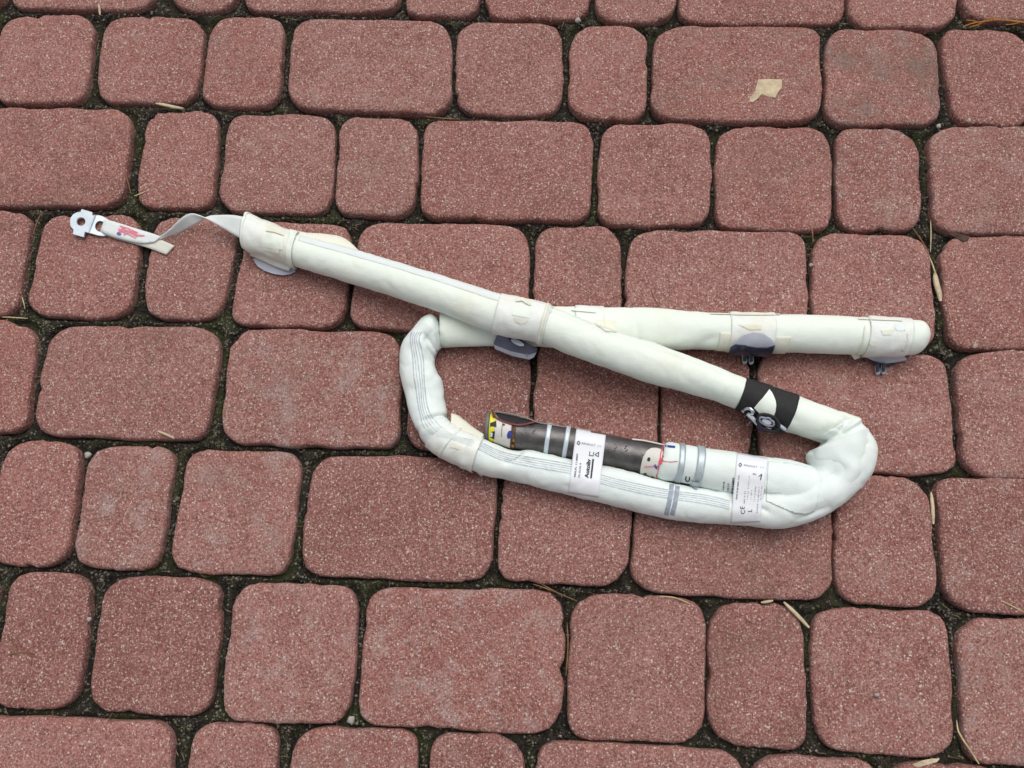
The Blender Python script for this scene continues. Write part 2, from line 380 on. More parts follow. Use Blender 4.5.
# ------------------------------------------------------------------ the curtain airbag
bag_root = tag(empty('curtain_airbag', W(600, 400, 0)), 'white rolled curtain airbag looped on itself with its dark steel inflator tube, on red paving', 'airbag')
SOLID = []                                                        # surfaces that labels and tapes are laid on
def bvh_of(verts, faces): return BVHTree.FromPolygons([tuple(v) for v in verts], [tuple(f) for f in faces])
def hit(px, py, off=.0, only=None, miss=.0005):
    d = ray(px, py); best = None
    for s in (only if only is not None else SOLID):
        loc, nrm, idx, dist = s.ray_cast(CAM, d)
        if loc is not None and (best is None or dist < best[0]): best = (dist, loc, nrm)
    if best is None: return W(px, py, miss)
    n = best[2] if best[2].dot(d) < 0 else -best[2]
    return best[1] + n*off
def cat_rom(rows, ts):
    """centripetal-ish spline through rows (n,k) sampled at cumulative positions"""
    A = np.array(rows, float); n = len(A)
    d = np.r_[0, np.cumsum(np.maximum(1e-6, np.linalg.norm(np.diff(A[:, :3], axis=0), axis=1)))]
    T = np.gradient(A, d, axis=0) if n > 2 else np.repeat((A[1:]-A[:1])/d[1], n, 0)
    out = []
    for t in ts*d[-1]:
        i = min(max(np.searchsorted(d, t)-1, 0), n-2); h = d[i+1]-d[i]; u = (t-d[i])/h
        out.append((2*u**3-3*u*u+1)*A[i]+(u**3-2*u*u+u)*h*T[i]+(-2*u**3+3*u*u)*A[i+1]+(u**3-u*u)*h*T[i+1])
    return np.array(out), d[-1]
CREASES = []                                                      # (ax, ay, bx, by, depth, width) on the ground plan
def crease(x0, y0, x1, y1, depth, width, z=.03):
    a, b = W(x0, y0, z), W(x1, y1, z); CREASES.append((a.x, a.y, b.x, b.y, depth, width))
class Tube:
    """loft through sections given by left edge, right edge, height of the middle and half height"""
    def __init__(s, secs, step=.0017, n=56, spiral=0, phi0=2.2, power=2.0, wrinkle=.0006, wscale=45, creases=True, caps=(0,0), zmin=.0004):
        rows = []
        for (lx, ly, rx, ry, zc, hz) in secs:
            l, r = W(lx, ly, zc), W(rx, ry, zc); c = (l+r)/2; a = (r-l)/2
            rows.append([c.x, c.y, c.z, a.x, a.y, hz])
        A = np.array(rows); L = np.linalg.norm(np.diff(A[:, :3], axis=0), axis=1).sum()
        m = max(6, int(L/step)); s.P, _ = cat_rom(A, np.linspace(0, 1, m)); s.n, s.m = n, m
        vs = []; cr = np.array(CREASES) if creases and CREASES else None
        for i, (x, y, z, ax, ay, hz) in enumerate(s.P):
            k = 1.0
            if caps[0] and i*step < caps[0]: k = math.sqrt(max(.02, 1-(1-i*step/caps[0])**2))
            j = m-1-i
            if caps[1] and j*step < caps[1]: k = math.sqrt(max(.02, 1-(1-j*step/caps[1])**2))
            for q in range(n):
                f = 2*math.pi*q/n; cs, sn = math.cos(f), math.sin(f)
                if power != 2: cs = math.copysign(abs(cs)**(2/power), cs); sn = math.copysign(abs(sn)**(2/power), sn)
                mu = k*(1+spiral*(((f-phi0) % (2*math.pi))/(2*math.pi)-.5))
                p = Vector((x+ax*cs*mu, y+ay*cs*mu, z+hz*sn*mu))
                nn = Vector((ax*cs/(ax*ax+ay*ay)**.5, ay*cs/(ax*ax+ay*ay)**.5, sn))
                dsp = wrinkle*(nz(p, wscale, 1)*1.2+nz(p, wscale*2.7, 4)*.7-.6*max(0, .12-abs(nz(p, wscale*.8, 12)))/.12)
                if cr is not None and sn > -.3:
                    dsp += crease_at(p.x, p.y, cr)
                p = p+nn*dsp
                if p.z < zmin: p.z = zmin
                vs.append(p)
        s.vs = vs
        s.fs = [(i*n+q, i*n+(q+1) % n, (i+1)*n+(q+1) % n, (i+1)*n+q) for i in range(m-1) for q in range(n)]
        s.fs += [tuple(range(n))[::-1], tuple(range((m-1)*n, m*n))]
        # winding: make normals point out
        c = Vector(s.P[m//2][:3]); f = s.fs[(m//2)*n+n//4]; a, b, d = (vs[f[t]] for t in (0,1,2))
        if (b-a).cross(d-b).dot((a+b+d)/3-c) < 0: s.fs = [t[::-1] for t in s.fs]
    def build(s, name, mat, parent, solid=True):
        if solid: SOLID.append(bvh_of(s.vs, s.fs))
        return mk(name, s.vs, s.fs, mat, parent)
    def near(s, px, py):
        """index along the tube of the section whose middle shows nearest to the pixel"""
        best = None
        for i in range(s.m):
            w_ = W(px, py, s.P[i][2]); d = (w_.x-s.P[i][0])**2+(w_.y-s.P[i][1])**2
            if best is None or d < best[0]: best = (d, i)
        return best[1]
    def shell(s, i0, i1, f0, f1, off, edge=None):
        """patch that follows the tube from section i0 to i1 and angle f0 to f1, lifted by off"""
        n = s.n; q0, q1 = int(f0/(2*math.pi)*n), int(f1/(2*math.pi)*n); vs, cols = [], q1-q0+1
        st = 1 if i1 > i0 else -1; idx = list(range(i0, i1+st, st))
        for i in idx:
            c = Vector(s.P[i][:3])
            for q in range(q0, q1+1):
                ii = i
                if edge: ii = min(max(i+int(edge(i, q)), 0), s.m-1)
                v = s.vs[ii*n+q % n]; cc = Vector(s.P[ii][:3]); d = (v-cc).normalized()
                p = v+d*(off*(1+.5*nz(v, 120, 8))); p.z = max(p.z, .0003); vs.append(p)
        fs = [(a*cols+b, a*cols+b+1, (a+1)*cols+b+1, (a+1)*cols+b) for a in range(len(idx)-1) for b in range(cols-1)]
        return vs, fs
def crease_at(x, y, cr):
    d0 = cr[:, 2]-cr[:, 0]; d1 = cr[:, 3]-cr[:, 1]; L = d0*d0+d1*d1
    t = np.clip(((x-cr[:, 0])*d0+(y-cr[:, 1])*d1)/L, 0, 1)
    d2 = (x-cr[:, 0]-t*d0)**2+(y-cr[:, 1]-t*d1)**2
    return float((cr[:, 4]*np.exp(-d2/(cr[:, 5]**2))*(1-.6*np.abs(2*t-1)**2)).sum())
def fix_up(vs, fs, ref):
    """flip faces that look away from the camera side"""
    f0 = max(fs, key=lambda f: sum(vs[i][2] for i in f)/len(f)) if abs(ref.x)+abs(ref.y) < 1e-6 else fs[len(fs)//2]
    a, b, c = (Vector(vs[i]) for i in f0[:3]); return fs if (b-a).cross(c-a).dot(ref) > 0 else [f[::-1] for f in fs]
def decal(poly, off, sp=2.0, only=None, lift=None, miss=.016):
    """outline in the photograph laid onto the surface under it, lifted by off"""
    P = [Vector(p) for p in poly]; n = len(P); pts = []
    for i in range(n):
        a, b = P[i], P[(i+1) % n]; k = max(1, int((b-a).length/sp))
        pts += [a+(b-a)*(t/k) for t in range(k)]
    e = len(pts); ed = [(i, (i+1) % e) for i in range(e)]
    x0, x1 = min(p.x for p in P), max(p.x for p in P); y0, y1 = min(p.y for p in P), max(p.y for p in P)
    y = y0+sp*.6; j = 0
    while y < y1:
        x = x0+sp*(.5 if j % 2 else 1.0)
        while x < x1: pts.append(Vector((x, y))); x += sp
        y += sp*.87; j += 1
    v, _, f, *_r = geometry.delaunay_2d_cdt(pts, ed, [], 1, .01)
    vs = [hit(p.x, p.y, off, only, miss) + (Vector((0,0,lift(p.x, p.y))) if lift else Vector((0,0,0))) for p in v]
    fs = [tuple(t) for t in f]
    return vs, fix_up(vs, fs, CAM-Vector(vs[0]))
def ribbon_px(pts, wpx, off, only=None, step=2.0):
    """thin line in the photograph laid onto the surface"""
    A = np.array(pts, float); B = []
    for a, b in zip(A[:-1], A[1:]):
        k = max(1, int(np.linalg.norm(b-a)/step)); B += [a+(b-a)*t/k for t in range(k)]
    B.append(A[-1]); B = np.array(B); T = np.gradient(B, axis=0); T /= np.linalg.norm(T, axis=1)[:, None]+1e-9; N = np.stack([-T[:, 1], T[:, 0]], 1)
    vs = []
    for p, nn in zip(B, N):
        for s in (-.5, .5): q = p+nn*s*wpx; vs.append(hit(q[0], q[1], off, only))
    fs = [(2*i, 2*i+1, 2*i+3, 2*i+2) for i in range(len(B)-1)]
    return vs, fix_up(vs, fs, CAM-Vector(vs[0]))
def slab(name, vf, mat, parent, t=.0006, smooth=True):
    o = mk(name, vf[0], vf[1], mat, parent, smooth); solidify(o, t, -1.0); return o
def smooth_path(pts, k=6):
    n = len(pts); A, _ = cat_rom([list(p)+[0]*(3-len(p)) for p in pts], np.linspace(0, 1, n*k)); return A

# ---- creases and folds of the cloth (photograph pixels, depth in metres)
for c in ((838,438,864,421,-.0028,.0014),(832,440,850,418,-.0022,.0014),(826,442,838,424,-.0018,.0015),(795,521,828,509,-.0016,.0013),(738,497,766,513,-.0022,.0013),(424,334,437,350,-.003,.0014),(430,322,441,336,-.0024,.0013),(424,345,436,356,-.0018,.0014),(421,421,447,412,-.003,.0013),(506,461,521,452,-.003,.0014),(520,458,534,466,-.0012,.0016),(841,438,866,424,-.0035,.0035),(828,444,848,424,-.003,.004),(845,433,862,418,.002,.003),(836,432,852,415,-.002,.004),(850,438,874,446,-.0022,.003),
          (826,472,834,482,-.003,.006),(818,444,842,437,-.004,.004),(815,440,830,428,-.002,.004),(792,517,836,505,-.0018,.004),
          (740,498,768,514,-.0020,.003),
          (425,337,436,347,-.006,.006),(428,325,440,333,.002,.004),(420,342,432,350,.0025,.004),(437,318,440,345,-.003,.003),(412,352,418,372,-.0012,.003),(424,352,428,372,-.0012,.003),(433,338,438,350,.003,.004),
          (404,352,412,346,-.0015,.004),(418,358,436,362,-.0012,.004),(428,395,444,408,-.0010,.005),(406,385,416,390,-.0008,.004),
          (420,420,446,413,-.0035,.0025),(414,430,430,420,-.0018,.003),(422,432,442,424,.0015,.004),
          (508,459,520,452,-.0040,.004),(512,456,500,450,-.0020,.004),(520,455,536,452,.0020,.005),(500,462,514,460,-.0012,.004),
          (566,470,590,470,-.0008,.003),(610,472,640,478,.0012,.005),(600,503,640,512,-.0008,.004),(690,493,730,499,-.0022,.004),
          (585,352,700,392,-.0006,.008),(540,352,600,368,.0006,.006),(612,345,640,338,-.0008,.006),(690,340,720,338,-.0010,.006),(700,343,716,338,-.0012,.003),
          (636,318,640,345,-.0008,.003),(650,345,700,338,.0008,.005),(780,426,800,430,-.0008,.006),(784,418,806,424,-.0006,.004)):
    crease(*c)

# ---- rolled cushion: the back tube, the left bend, the lower tube, the right bend and the long upper tube
back = Tube([(441,313,441,347,.015,.015),(452,311,452,346.5,.0145,.0145),(490,308,490,346,.012,.012),(540,306,540,347,.011,.011),(600,307,600,348,.0115,.0115),
             (650,308,652,349,.0145,.0145),(700,313,700,349,.017,.017),(760,315,760,351,.0175,.0175),(840,317,840,353.5,.0175,.0175),(900,320,898,355,.0175,.0175),(929.5,322.5,927,353.5,.017,.0165)],
            spiral=.06, phi0=2.6, wrinkle=.0004, caps=(0,.012))
cush = back.build('rolled_cushion', M['cloth'], bag_root)
low = Tube([(437,312,443,340,.0165,.0165),(425,316.5,441,346,.0175,.0175),(412,330,437,351,.018,.018),(402,344,435,358,.0165,.0165),(399.5,366,437,371,.016,.0155),(402,384,442,382,.0155,.015),
            (405,396,444,396,.0145,.014),(410,415,447,410,.0145,.014),(419,436,449,420,.0165,.0165),(432,451,458,427,.017,.017),(448,460,468,432,.017,.017),(470,470,483,438,.017,.017),
            (486,476,497,445,.017,.017),(500,478.5,509,450,.0165,.0165),(524,484,530,451,.0165,.0165),(550,491,555,456.5,.0165,.0165),(590,501,596,464.5,.0165,.0165),(626,510,633,473,.017,.017),
            (662,518,668,483,.0165,.0165),(700,523,703,489,.0165,.0165),(731,524.5,734,492,.0175,.0175),(755,527,757,489,.019,.019),(775,529.5,775,485,.020,.020),(795,527,790,480,.021,.021),(815,520.5,801,475,.022,.022),
            (841.6,505.5,810,467,.022,.022),(861.5,487,808,461,.022,.022),(871.5,474.5,806.5,456,.0225,.0225),(877,459,808,453,.022,.022),(877,446,814,450,.021,.021),(871.5,435.5,819,446,.020,.020),(862,422.5,822,442,.0195,.0185),(848,415.5,812,439,.0195,.018)],
           step=.0013, n=68, spiral=.05, phi0=1.2, wrinkle=.0007, caps=(.006,.004))
low.build('folded_bag', M['cool'], bag_root)
up = Tube([(868,431,834,447,.0185,.0170),(855,418,819,441.5,.019,.018),(835,411,806,437.5,.0195,.018),(815,404,795,434,.020,.018),(796,397,785,431,.0205,.0178),(770,388,761,422,.022,.0178),(744,379.5,735,408,.0235,.0172),(700,362,688,393,.028,.0172),
           (660,347,650,383,.033,.0175),(590,323.5,580,358,.040,.0175),(546,306.5,536,341,.0405,.0175),(500,296,490,331,.040,.0172),(449,279.5,440,312,.037,.0168),(400,265,392,296,.030,.0162),(350,250,342,280.5,.0225,.0158),
           (297,235.5,290,264,.017,.0150),(270,225,263,254,.0155,.0145),(252,217,244,247,.015,.0135),(246,215,241,240,.0145,.0115)], spiral=-.12, phi0=2.2, wrinkle=.0005, caps=(.010,.004))
up.build('rolled_tube', M['cloth'], bag_root)
# fold of cloth thrown over the inner corner of the right bend
def cloth_patch(name, grid, mat, k=8, t=.0009, parent=None, wr=.0006):
    """grid of (px, py, z) control points, splined into a cloth sheet"""
    G = np.array([[[*W(a, b, c)] for a, b, c in r] for r in grid])
    rows = np.array([cat_rom(r, np.linspace(0, 1, (len(r)-1)*k+1))[0] for r in G])
    cols = np.array([cat_rom(rows[:, j], np.linspace(0, 1, (len(G)-1)*k+1))[0] for j in range(rows.shape[1])])
    a, b = cols.shape[:2]; vs = [Vector(p) for c in cols for p in c]
    vs = [v+Vector((0,0,wr*nz(v, 90, 6))) for v in vs]
    fs = [(i*b+j, i*b+j+1, (i+1)*b+j+1, (i+1)*b+j) for i in range(a-1) for j in range(b-1)]
    fs = fix_up(vs, fs, Vector((0,0,1))); SOLID.append(bvh_of(vs, fs))
    o = mk(name, vs, fs, mat, parent or bag_root); solidify(o, t, -1.0); return o
cloth_patch('corner_fold', [[(819.5,447.5,.024),(829,442,.042),(842,436.5,.0480),(856,431,.0460),(868,428,.030)],
                            [(807,454,.013),(820,449,.040),(838,445,.0475),(858,442,.0460),(874,441,.028)],
                            [(808,458.5,.012),(818,459,.037),(836,457,.0455),(858,456,.0445),(875,456,.026)],
                            [(811,465,.014),(821,468,.031),(834,470,.0385),(852,469,.0450),(872,472,.020)],
                            [(815,469,.018),(824,474.5,.034),(834,482,.0400),(846,486,.0400),(862,489,.020)]], M['cool'])
# the inflator's cloth sleeve, running from the clamp bands into the bag
sleeve = Tube([(659,449.5,655.5,477,.019,.0140),(664,444.5,660,479.5,.019,.0175),(680,444.5,676,481,.019,.0175),(698,447.5,693,485,.0195,.0180),(720,450.5,715,491,.020,.0185),(745,454.5,741,498,.0215,.0195),(770,458,767,503,.022,.0205),(790,460.5,786,508,.0225,.021),(811,466.5,804,511,.022,.0205),(826,474,817,512,.020,.0185),(840,481,828,514,.016,.015)],
              wrinkle=.0005, caps=(0,.004))
sl = sleeve.build('inflator_sleeve', M['cool'], bag_root)
vf = decal([(768,462),(786,463.5),(803,466.5),(813,469.5),(823,473.5),(820.5,487),(817,502),(813.5,511),(806,514),(795,513),(780,507),(766,501)], .0010, 2.0)
o = mk('sleeve_patch', vf[0], vf[1], M['cool'], sl); solidify(o, .0008, -1.0)

# ---- generic pieces
def plate(name, outline, mat, parent, t=.0015, bevel=.0004):
    """solid plate from an outline of (px, py, z)"""
    vs = [W(*p) for p in outline]; n = len(vs)
    f = [tuple(range(n))]; a, b, c = vs[0], vs[n//3], vs[2*n//3]
    if (b-a).cross(c-a).z < 0: f = [f[0][::-1]]
    o = mk(name, vs, f, mat, parent, False); solidify(o, t, -1.0, bevel); return o
def sheet(name, top, bot, mat, parent, t=.0008, k=6, sub=4, solid=False):
    """cloth strip between two edge lines of (px, py, z)"""
    A = [list(W(*p)) for p in top]; B = [list(W(*p)) for p in bot]
    A = cat_rom(A, np.linspace(0, 1, (len(A)-1)*k+1))[0]; B = cat_rom(B, np.linspace(0, 1, (len(B)-1)*k+1))[0]
    vs = [Vector(a*(1-j/sub)+b*(j/sub)) for a, b in zip(A, B) for j in range(sub+1)]; c = sub+1
    vs = [v+Vector((0,0,.0004*nz(v, 160, 2))) for v in vs]
    fs = [(i*c+j, i*c+j+1, (i+1)*c+j+1, (i+1)*c+j) for i in range(len(A)-1) for j in range(sub)]
    if solid: SOLID.append(bvh_of(vs, fs))
    o = mk(name, vs, fs, mat, parent); solidify(o, t, 0.0); return o
def wire(name, pts, r, mat, parent, n=8, surf=False):
    P = [list(hit(*p) if surf else W(*p)) for p in pts]; P = cat_rom(P, np.linspace(0, 1, (len(P)-1)*5+1))[0]
    vs, fs = [], []
    up_ = Vector((.1,.2,1)).normalized()
    for i, p in enumerate(P):
        t = Vector(P[min(i+1, len(P)-1)]-P[max(i-1, 0)]).normalized(); s = t.cross(up_).normalized(); u = s.cross(t)
        for k in range(n): a = 2*math.pi*k/n; vs.append(Vector(p)+s*r*math.cos(a)+u*r*math.sin(a))
    m = len(P)
    for i in range(m-1):
        for k in range(n): fs.append((i*n+k, i*n+(k+1) % n, (i+1)*n+(k+1) % n, (i+1)*n+k))
    fs += [tuple(range(n)), tuple(range((m-1)*n, m*n))[::-1]]
    return mk(name, vs, fs, mat, parent)
def band(tube, name, p0, p1, mat, parent, off=.0009, t=.0005, f0=-.5, f1=3.64, edge=None):
    vs, fs = tube.shell(tube.near(*p0), tube.near(*p1), f0 % (2*math.pi) if f0 >= 0 else f0, f1, off, edge)
    mid = len(vs)//2; c = Vector(tube.P[tube.near(*p0)][:3])
    fs = fix_up(vs, fs, Vector((0,0,1))); SOLID.append(bvh_of(vs, fs))
    o = mk(name, vs, fs, mat, parent); solidify(o, t, -1.0); return o
def mark(name, poly, mat, parent, off=.0003, sp=1.5): 
    vf = decal(poly, off, sp); return mk(name, vf[0], vf[1], mat, parent)
def line(name, pts, wpx, mat, parent, off=.0003):
    vf = ribbon_px(pts, wpx, off); return mk(name, vf[0], vf[1], mat, parent)
def ell(cx, cy, a, b, rot=0, n=16):
    r = math.radians(rot); return [(cx+a*math.cos(t)*math.cos(r)-b*math.sin(t)*math.sin(r), cy+a*math.cos(t)*math.sin(r)+b*math.sin(t)*math.cos(r)) for t in (2*math.pi*i/n for i in range(n))]
TXT = None
def text(body, org, along, size, mat, parent, off=.0004, bold=False, width=None, name='lettering'):
    """print: org pixel of the baseline start, along = reading direction in pixels, size = letter height in pixels"""
    cu = bpy.data.curves.new('t', 'FONT'); cu.body = body; cu.resolution_u = 2
    if bold: cu.offset = .035
    ob = bpy.data.objects.new('t', cu); C.objects.link(ob)
    me = bpy.data.meshes.new_from_object(ob.evaluated_get(bpy.context.evaluated_depsgraph_get()))
    bpy.data.objects.remove(ob); bpy.data.curves.remove(cu)
    d = Vector(along).normalized(); u = Vector((d.y, -d.x)); s = size/.70
    xm = max(v.co.x for v in me.vertices); sx = s if width is None else width/xm
    vs = [hit(*(Vector(org)+d*v.co.x*sx+u*v.co.y*s), off) for v in me.vertices]
    fs = [tuple(p.vertices) for p in me.polygons]; bpy.data.meshes.remove(me)
    return mk(name, vs, fix_up(vs, fs, CAM-Vector(vs[0])), mat, parent, False)
def label_sheet(name, tl, tr, br, bl, mat, parent, off=.0006, nu=16, nv=34, t=.0002):
    """paper label stretched from one bulge to the next (upper hull across its length)"""
    G = []
    for i in range(nu+1):
        a = i/nu; col = []
        for j in range(nv+1):
            b = j/nv; p = (Vector(tl)*(1-a)+Vector(tr)*a)*(1-b)+(Vector(bl)*(1-a)+Vector(br)*a)*b
            col.append(hit(p.x, p.y, off))
        pts = [((q-col[0]).to_2d().length, q.z) for q in col]; hull = []
        for k, q in enumerate(pts):
            while len(hull) > 1:
                (x1, z1), (x2, z2) = pts[hull[-2]], pts[hull[-1]]
                if (x2-x1)*(q[1]-z1)-(z2-z1)*(q[0]-x1) >= 0: hull.pop()
                else: break
            hull.append(k)
        for k0, k1 in zip(hull[:-1], hull[1:]):
            for k in range(k0, k1+1):
                f = (k-k0)/(k1-k0); c = col[k0].lerp(col[k1], f); z = max(col[k].z, c.z-.0009*math.sin(math.pi*f) if k1-k0 > 4 else c.z)
                dd = ray(0,0)*0+(CAM-col[k]).normalized(); col[k] = col[k]+dd*((z-col[k].z)/dd.z)
        G.append(col)
    vs = [v for c in G for v in c]; m = nv+1
    fs = [(i*m+j, i*m+j+1, (i+1)*m+j+1, (i+1)*m+j) for i in range(nu) for j in range(nv)]
    fs = fix_up(vs, fs, Vector((0,0,1))); SOLID.append(bvh_of(vs, fs))
    o = mk(name, vs, fs, mat, parent); solidify(o, t, -1.0); return o

# ---- inflator: dark steel cylinder with end cap, paper and steel bands
inf_secs = [(490,412.5,487.5,439.5,.0155,.0137),(500,414.3,497,443.5,.0158,.0146),(513,417.6,510,448,.016,.0150),(530,421,526,451,.016,.0152),(549,424,544.5,454,.016,.0152),(606,434.4,601,464.9,.0165,.0154),(632,439.4,627.5,470.5,.0168,.0156),(664,444.8,658.5,477.5,.019,.016)]
inf = Tube(inf_secs, step=.0013, n=48, wrinkle=0, creases=False)
inflator = inf.build('inflator', M['dark'], bag_root)
capt = Tube([(486.2,417,484.6,436,.0155,.0095),(486.8,414.2,485,438.3,.0155,.0122),(488.2,412.6,486,439.4,.0155,.0135),(490.5,412.4,488.2,439.8,.0155,.0138)], step=.0006, n=40, wrinkle=0, creases=False)
capt.build('end_cap', plain('grey_rubber', (.16,.16,.16), .55, 0, .15), inflator)
band(inf, 'yellow_label', (489.5,426), (496,428), M['yellow'], inflator, .0004, .0002)
band(inf, 'white_label', (496,428), (512,433), M['collar'], inflator, .0005, .0002)
band(inf, 'rusted_ring', (512.5,433), (516.5,434), M['rust'], inflator, .0008, .0005)
mark('black_print', [(490,423.2),(496.3,420.8),(496.5,427.2),(492.5,426.2),(490.2,427)], M['ink'], inflator)
mark('black_print', [(491.8,431.5),(495,431.2),(494.2,439.2),(490.2,437.3)], M['ink'], inflator)
mark('white_print', [(491,432.2),(493,432.6),(492.4,436.8),(490.5,436.2)], M['paper'], inflator, .0006, 1)
line('grey_mark', [(502.8,422),(501.8,430),(501.6,437)], .7, M['grey_ink'], inflator)
mark('blue_spot', ell(509.4,434.6,2.3,4.1,14), M['blue_ink'], inflator, .0004, 1)
mark('black_spot', ell(503.8,424.8,1.2,1.0), M['ink'], inflator, .0004, .8)
for p in ((513.8,440),(512.9,445)): mark('rust_spot', ell(*p,1.3,1.5), plain('orange_rust', (.34,.15,.03), .8), inflator, .0012, 1)
def flap_open():
    mark('opening_shadow', [(494.5,412.6),(500,413.4),(514,415.8),(528,419.5),(540,424.2),(531,424.6),(518,425),(508,423.4),(500,420),(496,415.5)], M['black'], inflator, .0012)  # flat black patch painting the shadow inside the split wrapping
    wire('red_lining_edge', [(493.5,412.5,.030),(495.5,416.6,.0305),(500,419.8,.031),(508,423,.0315),(517,424.8,.032),(527,423.9,.0315),(535,421.8,.031)], .0008, M['maroon'], inflator)
    wire('split_lip', [(494,411.6,.027),(503,412.6,.0265),(514,414.6,.0265),(528,418.6,.0265),(540,422.9,.0265),(549,424.4,.026),(566,427.2,.026)], .0008, plain('grey_rubber_lip', (.22,.21,.20), .6), inflator)
    wire('orange_wire', [(492,410.5,.026),(492.8,413,.029),(494,417,.030)], .0009, M['rust'], inflator)
flap_open()
for a, b in (((545.2,439),(550.2,440)), ((563.2,443),(568.2,444))): band(inf, 'clamp_band', a, b, M['zinc'], inflator, .0009, .0007, -.9, 4.0)
for x, y, s in ((534,431,2.2),(533,433,1.2),(615.5,448,2),(614.5,450.5,1.3),(626,446.5,1.8),(626.5,450.3,2.2),(625,448.5,1.2)):
    line('scratch', [(x-s*.6,y+s*.4),(x+s*.3,y),(x+s*.6,y-s*.5)], 1.0, M['ink'], inflator, .0002)
wire('split_lip', [(632,439.2,.027),(645,440.8,.0275),(656,443.2,.0285),(664,444.9,.0285)], .0008, M['collar'], inflator)
collar = mark('collar', [(640,473.2),(641,465),(643,457.2),(646.5,451.3),(651,448.6),(656,448.4),(660.5,449.6),(663,452),(661,462),(657,477.6),(648,475.6)], M['collar'], inflator, .0011)
solidify(collar, .0009, -1)
mark('hole', ell(648.9,459.2,1.6,1.8), M['ink'], collar, .0016, .8); mark('hole', ell(645.5,472.6,1.8,.8,10), M['ink'], collar, .0016, .8)
line('red_line', [(644.3,466.2),(650,466),(654.5,465.6)], .9, M['pink_ink'], collar, .0016)
line('blue_line', [(654,464.6),(656.3,467.8),(658,465.2)], 1.1, M['blue_ink'], collar, .0016)

# ---- the sleeve's bands and marks
for a, b in (((677,462),(682.8,463.5)), ((694.2,465.6),(700.4,467))): band(sleeve, 'clamp_band', a, b, M['steel'], sl, .0012, .0008, -1.0, 4.1)
mark('clamp_ear', [(690.5,480),(699.5,481.5),(697,491),(690,487)], M['steel'], sl, .0016)
line('red_line', [(664.3,444.5),(662.4,449),(660.6,454),(660,460),(658.6,468),(657,476.5)], 1.2, M['red_ink'], sl, .0012)
mark('red_blot', [(660,457.4),(663.6,459.6),(663,462),(662,464.2),(658.2,464.5),(658.6,461)], M['red_ink'], sl, .0013, 1)
line('red_line', [(661.2,453),(664,456.5),(662.5,459)], 1.0, M['red_ink'], sl, .0008); line('blue_line', [(655.2,463.8),(657.4,468.4)], .9, M['blue_ink'], sl, .0016); mark('blue_blot', [(665,451),(668,452.4),(667,454.6),(664.8,453.6)], M['shade_and_marks'], sl, .0006, 1)
line('red_line', [(661.5,460.4),(666,461.6),(671,462),(677.5,461.3)], .8, M['red_ink'], sl, .0004)
line('blue_mark', [(665.2,446),(669,446.6),(675,447.2)], 2.2, M['blue_ink'], sl, .0004)
text('U', (684.6,481), (1,.17), 5, M['ink'], sl, .0004, True, 5)
text('1018', (724,490.5), (.10,-1), 1.6, M['grey_ink'], sl, .0004, True, 9)
text('1017', (728.6,492), (.10,-1), 1.6, M['grey_ink'], sl, .0004, True, 9)
text('61016802', (733.4,493.5), (.10,-1), 2.3, M['ink'], sl, .0004, True, 16)
text('C 648', (771.2,495), (.10,-1), 3.6, M['ink'], sl, .0004, True, 14)
line('black_bar', [(763,494.5),(764,488.5)], 1.6, M['ink'], sl, .0004)

# ---- woven stripes along the bag
vert = [(416,332),(413.5,338),(415,347),(417,360),(418,375),(419.5,388),(421,402),(423.5,413)]
lowl = [(425.5,429,437.5,423.5),(430,432.5,441,427),(451,438.5,452,434),(472,446,474.5,440),(500,459.5,502,452),(527,465.8,528,457),(550,470,551.5,461),(572,474,573,465),(603,484,604.5,476),(644,494,645,485.5),(676,499.5,677,491.5),(706,504,707,495.5),(729,509,730,501)]
for k, o in enumerate((-3.8,-1.4,1.0,3.4,5.8)):
    f = k/4; pts = [(x+o+.5*math.sin(i*1.3+k), y) for i, (x, y) in enumerate(vert)]+[(a+(c-a)*f, b+(d-b)*f) for a, b, c, d in lowl]
    S_ = smooth_path(pts, 4)[:, :2]
    line('woven_stripe', [tuple(p) for p in S_], (1.3, .8, 1.0, .8, 1.2)[k], M['stripe'], bag_root, .0002)
for dx in (-3.0, 3.0): line('woven_cross_band', [(674.8+dx,484.2),(673.6+dx,494),(671.6+dx,505),(669+dx,515)], 4.6, M['crossband'], bag_root, .0004)

# ---- paper labels
lab = label_sheet('paper_label', (576.4,428.6),(606,433.8),(598.5,497),(568,492.5), M['paper'], bag_root)
def diamond(cx, cy, s, par):
    """outlined lozenge mark"""
    o = [(cx,cy-s*1.25),(cx+s,cy),(cx,cy+s*1.25),(cx-s,cy)]
    for a, b in zip(o, o[1:]+o[:1]): line('lozenge_mark', [a, b], .75, M['ink'], par, .0004)
diamond(578.6, 443, 1.6, lab)
text('RENAULT', (581.4,444.0), (1,.16), 1.9, M['grey_ink'], lab, .0004, False, 14)
text('1:1', (597.2,446.6), (1,.16), 1.7, M['grey_ink'], lab, .0004, False, 3.6)
text('98SLFL 11.8809', (575.6,477.5), (.11,-1), 1.7, M['grey_ink'], lab, .0004, True, 24)
text('12 AUG 9', (579.8,478), (.11,-1), 1.7, M['grey_ink'], lab, .0004, True, 15)
text('Autoliv', (588.4,478), (.13,-1), 3.9, M['ink'], lab, .0004, True, 19)
line('black_bar', [(591.0,478.5),(593.2,459)], 1.7, M['ink'], lab, .0004)
for a, b in (((589.4,455.4),(593.2,456)), ((593.2,456),(593.8,452)), ((590,451.4),(589.4,455.4)), ((594.8,454.6),(598.8,452.2)), ((598.8,452.2),(598.4,456.8)), ((598.4,456.8),(594.8,454.6))):
    line('symbol_line', [a, b], .75, M['ink'], lab, .0004)
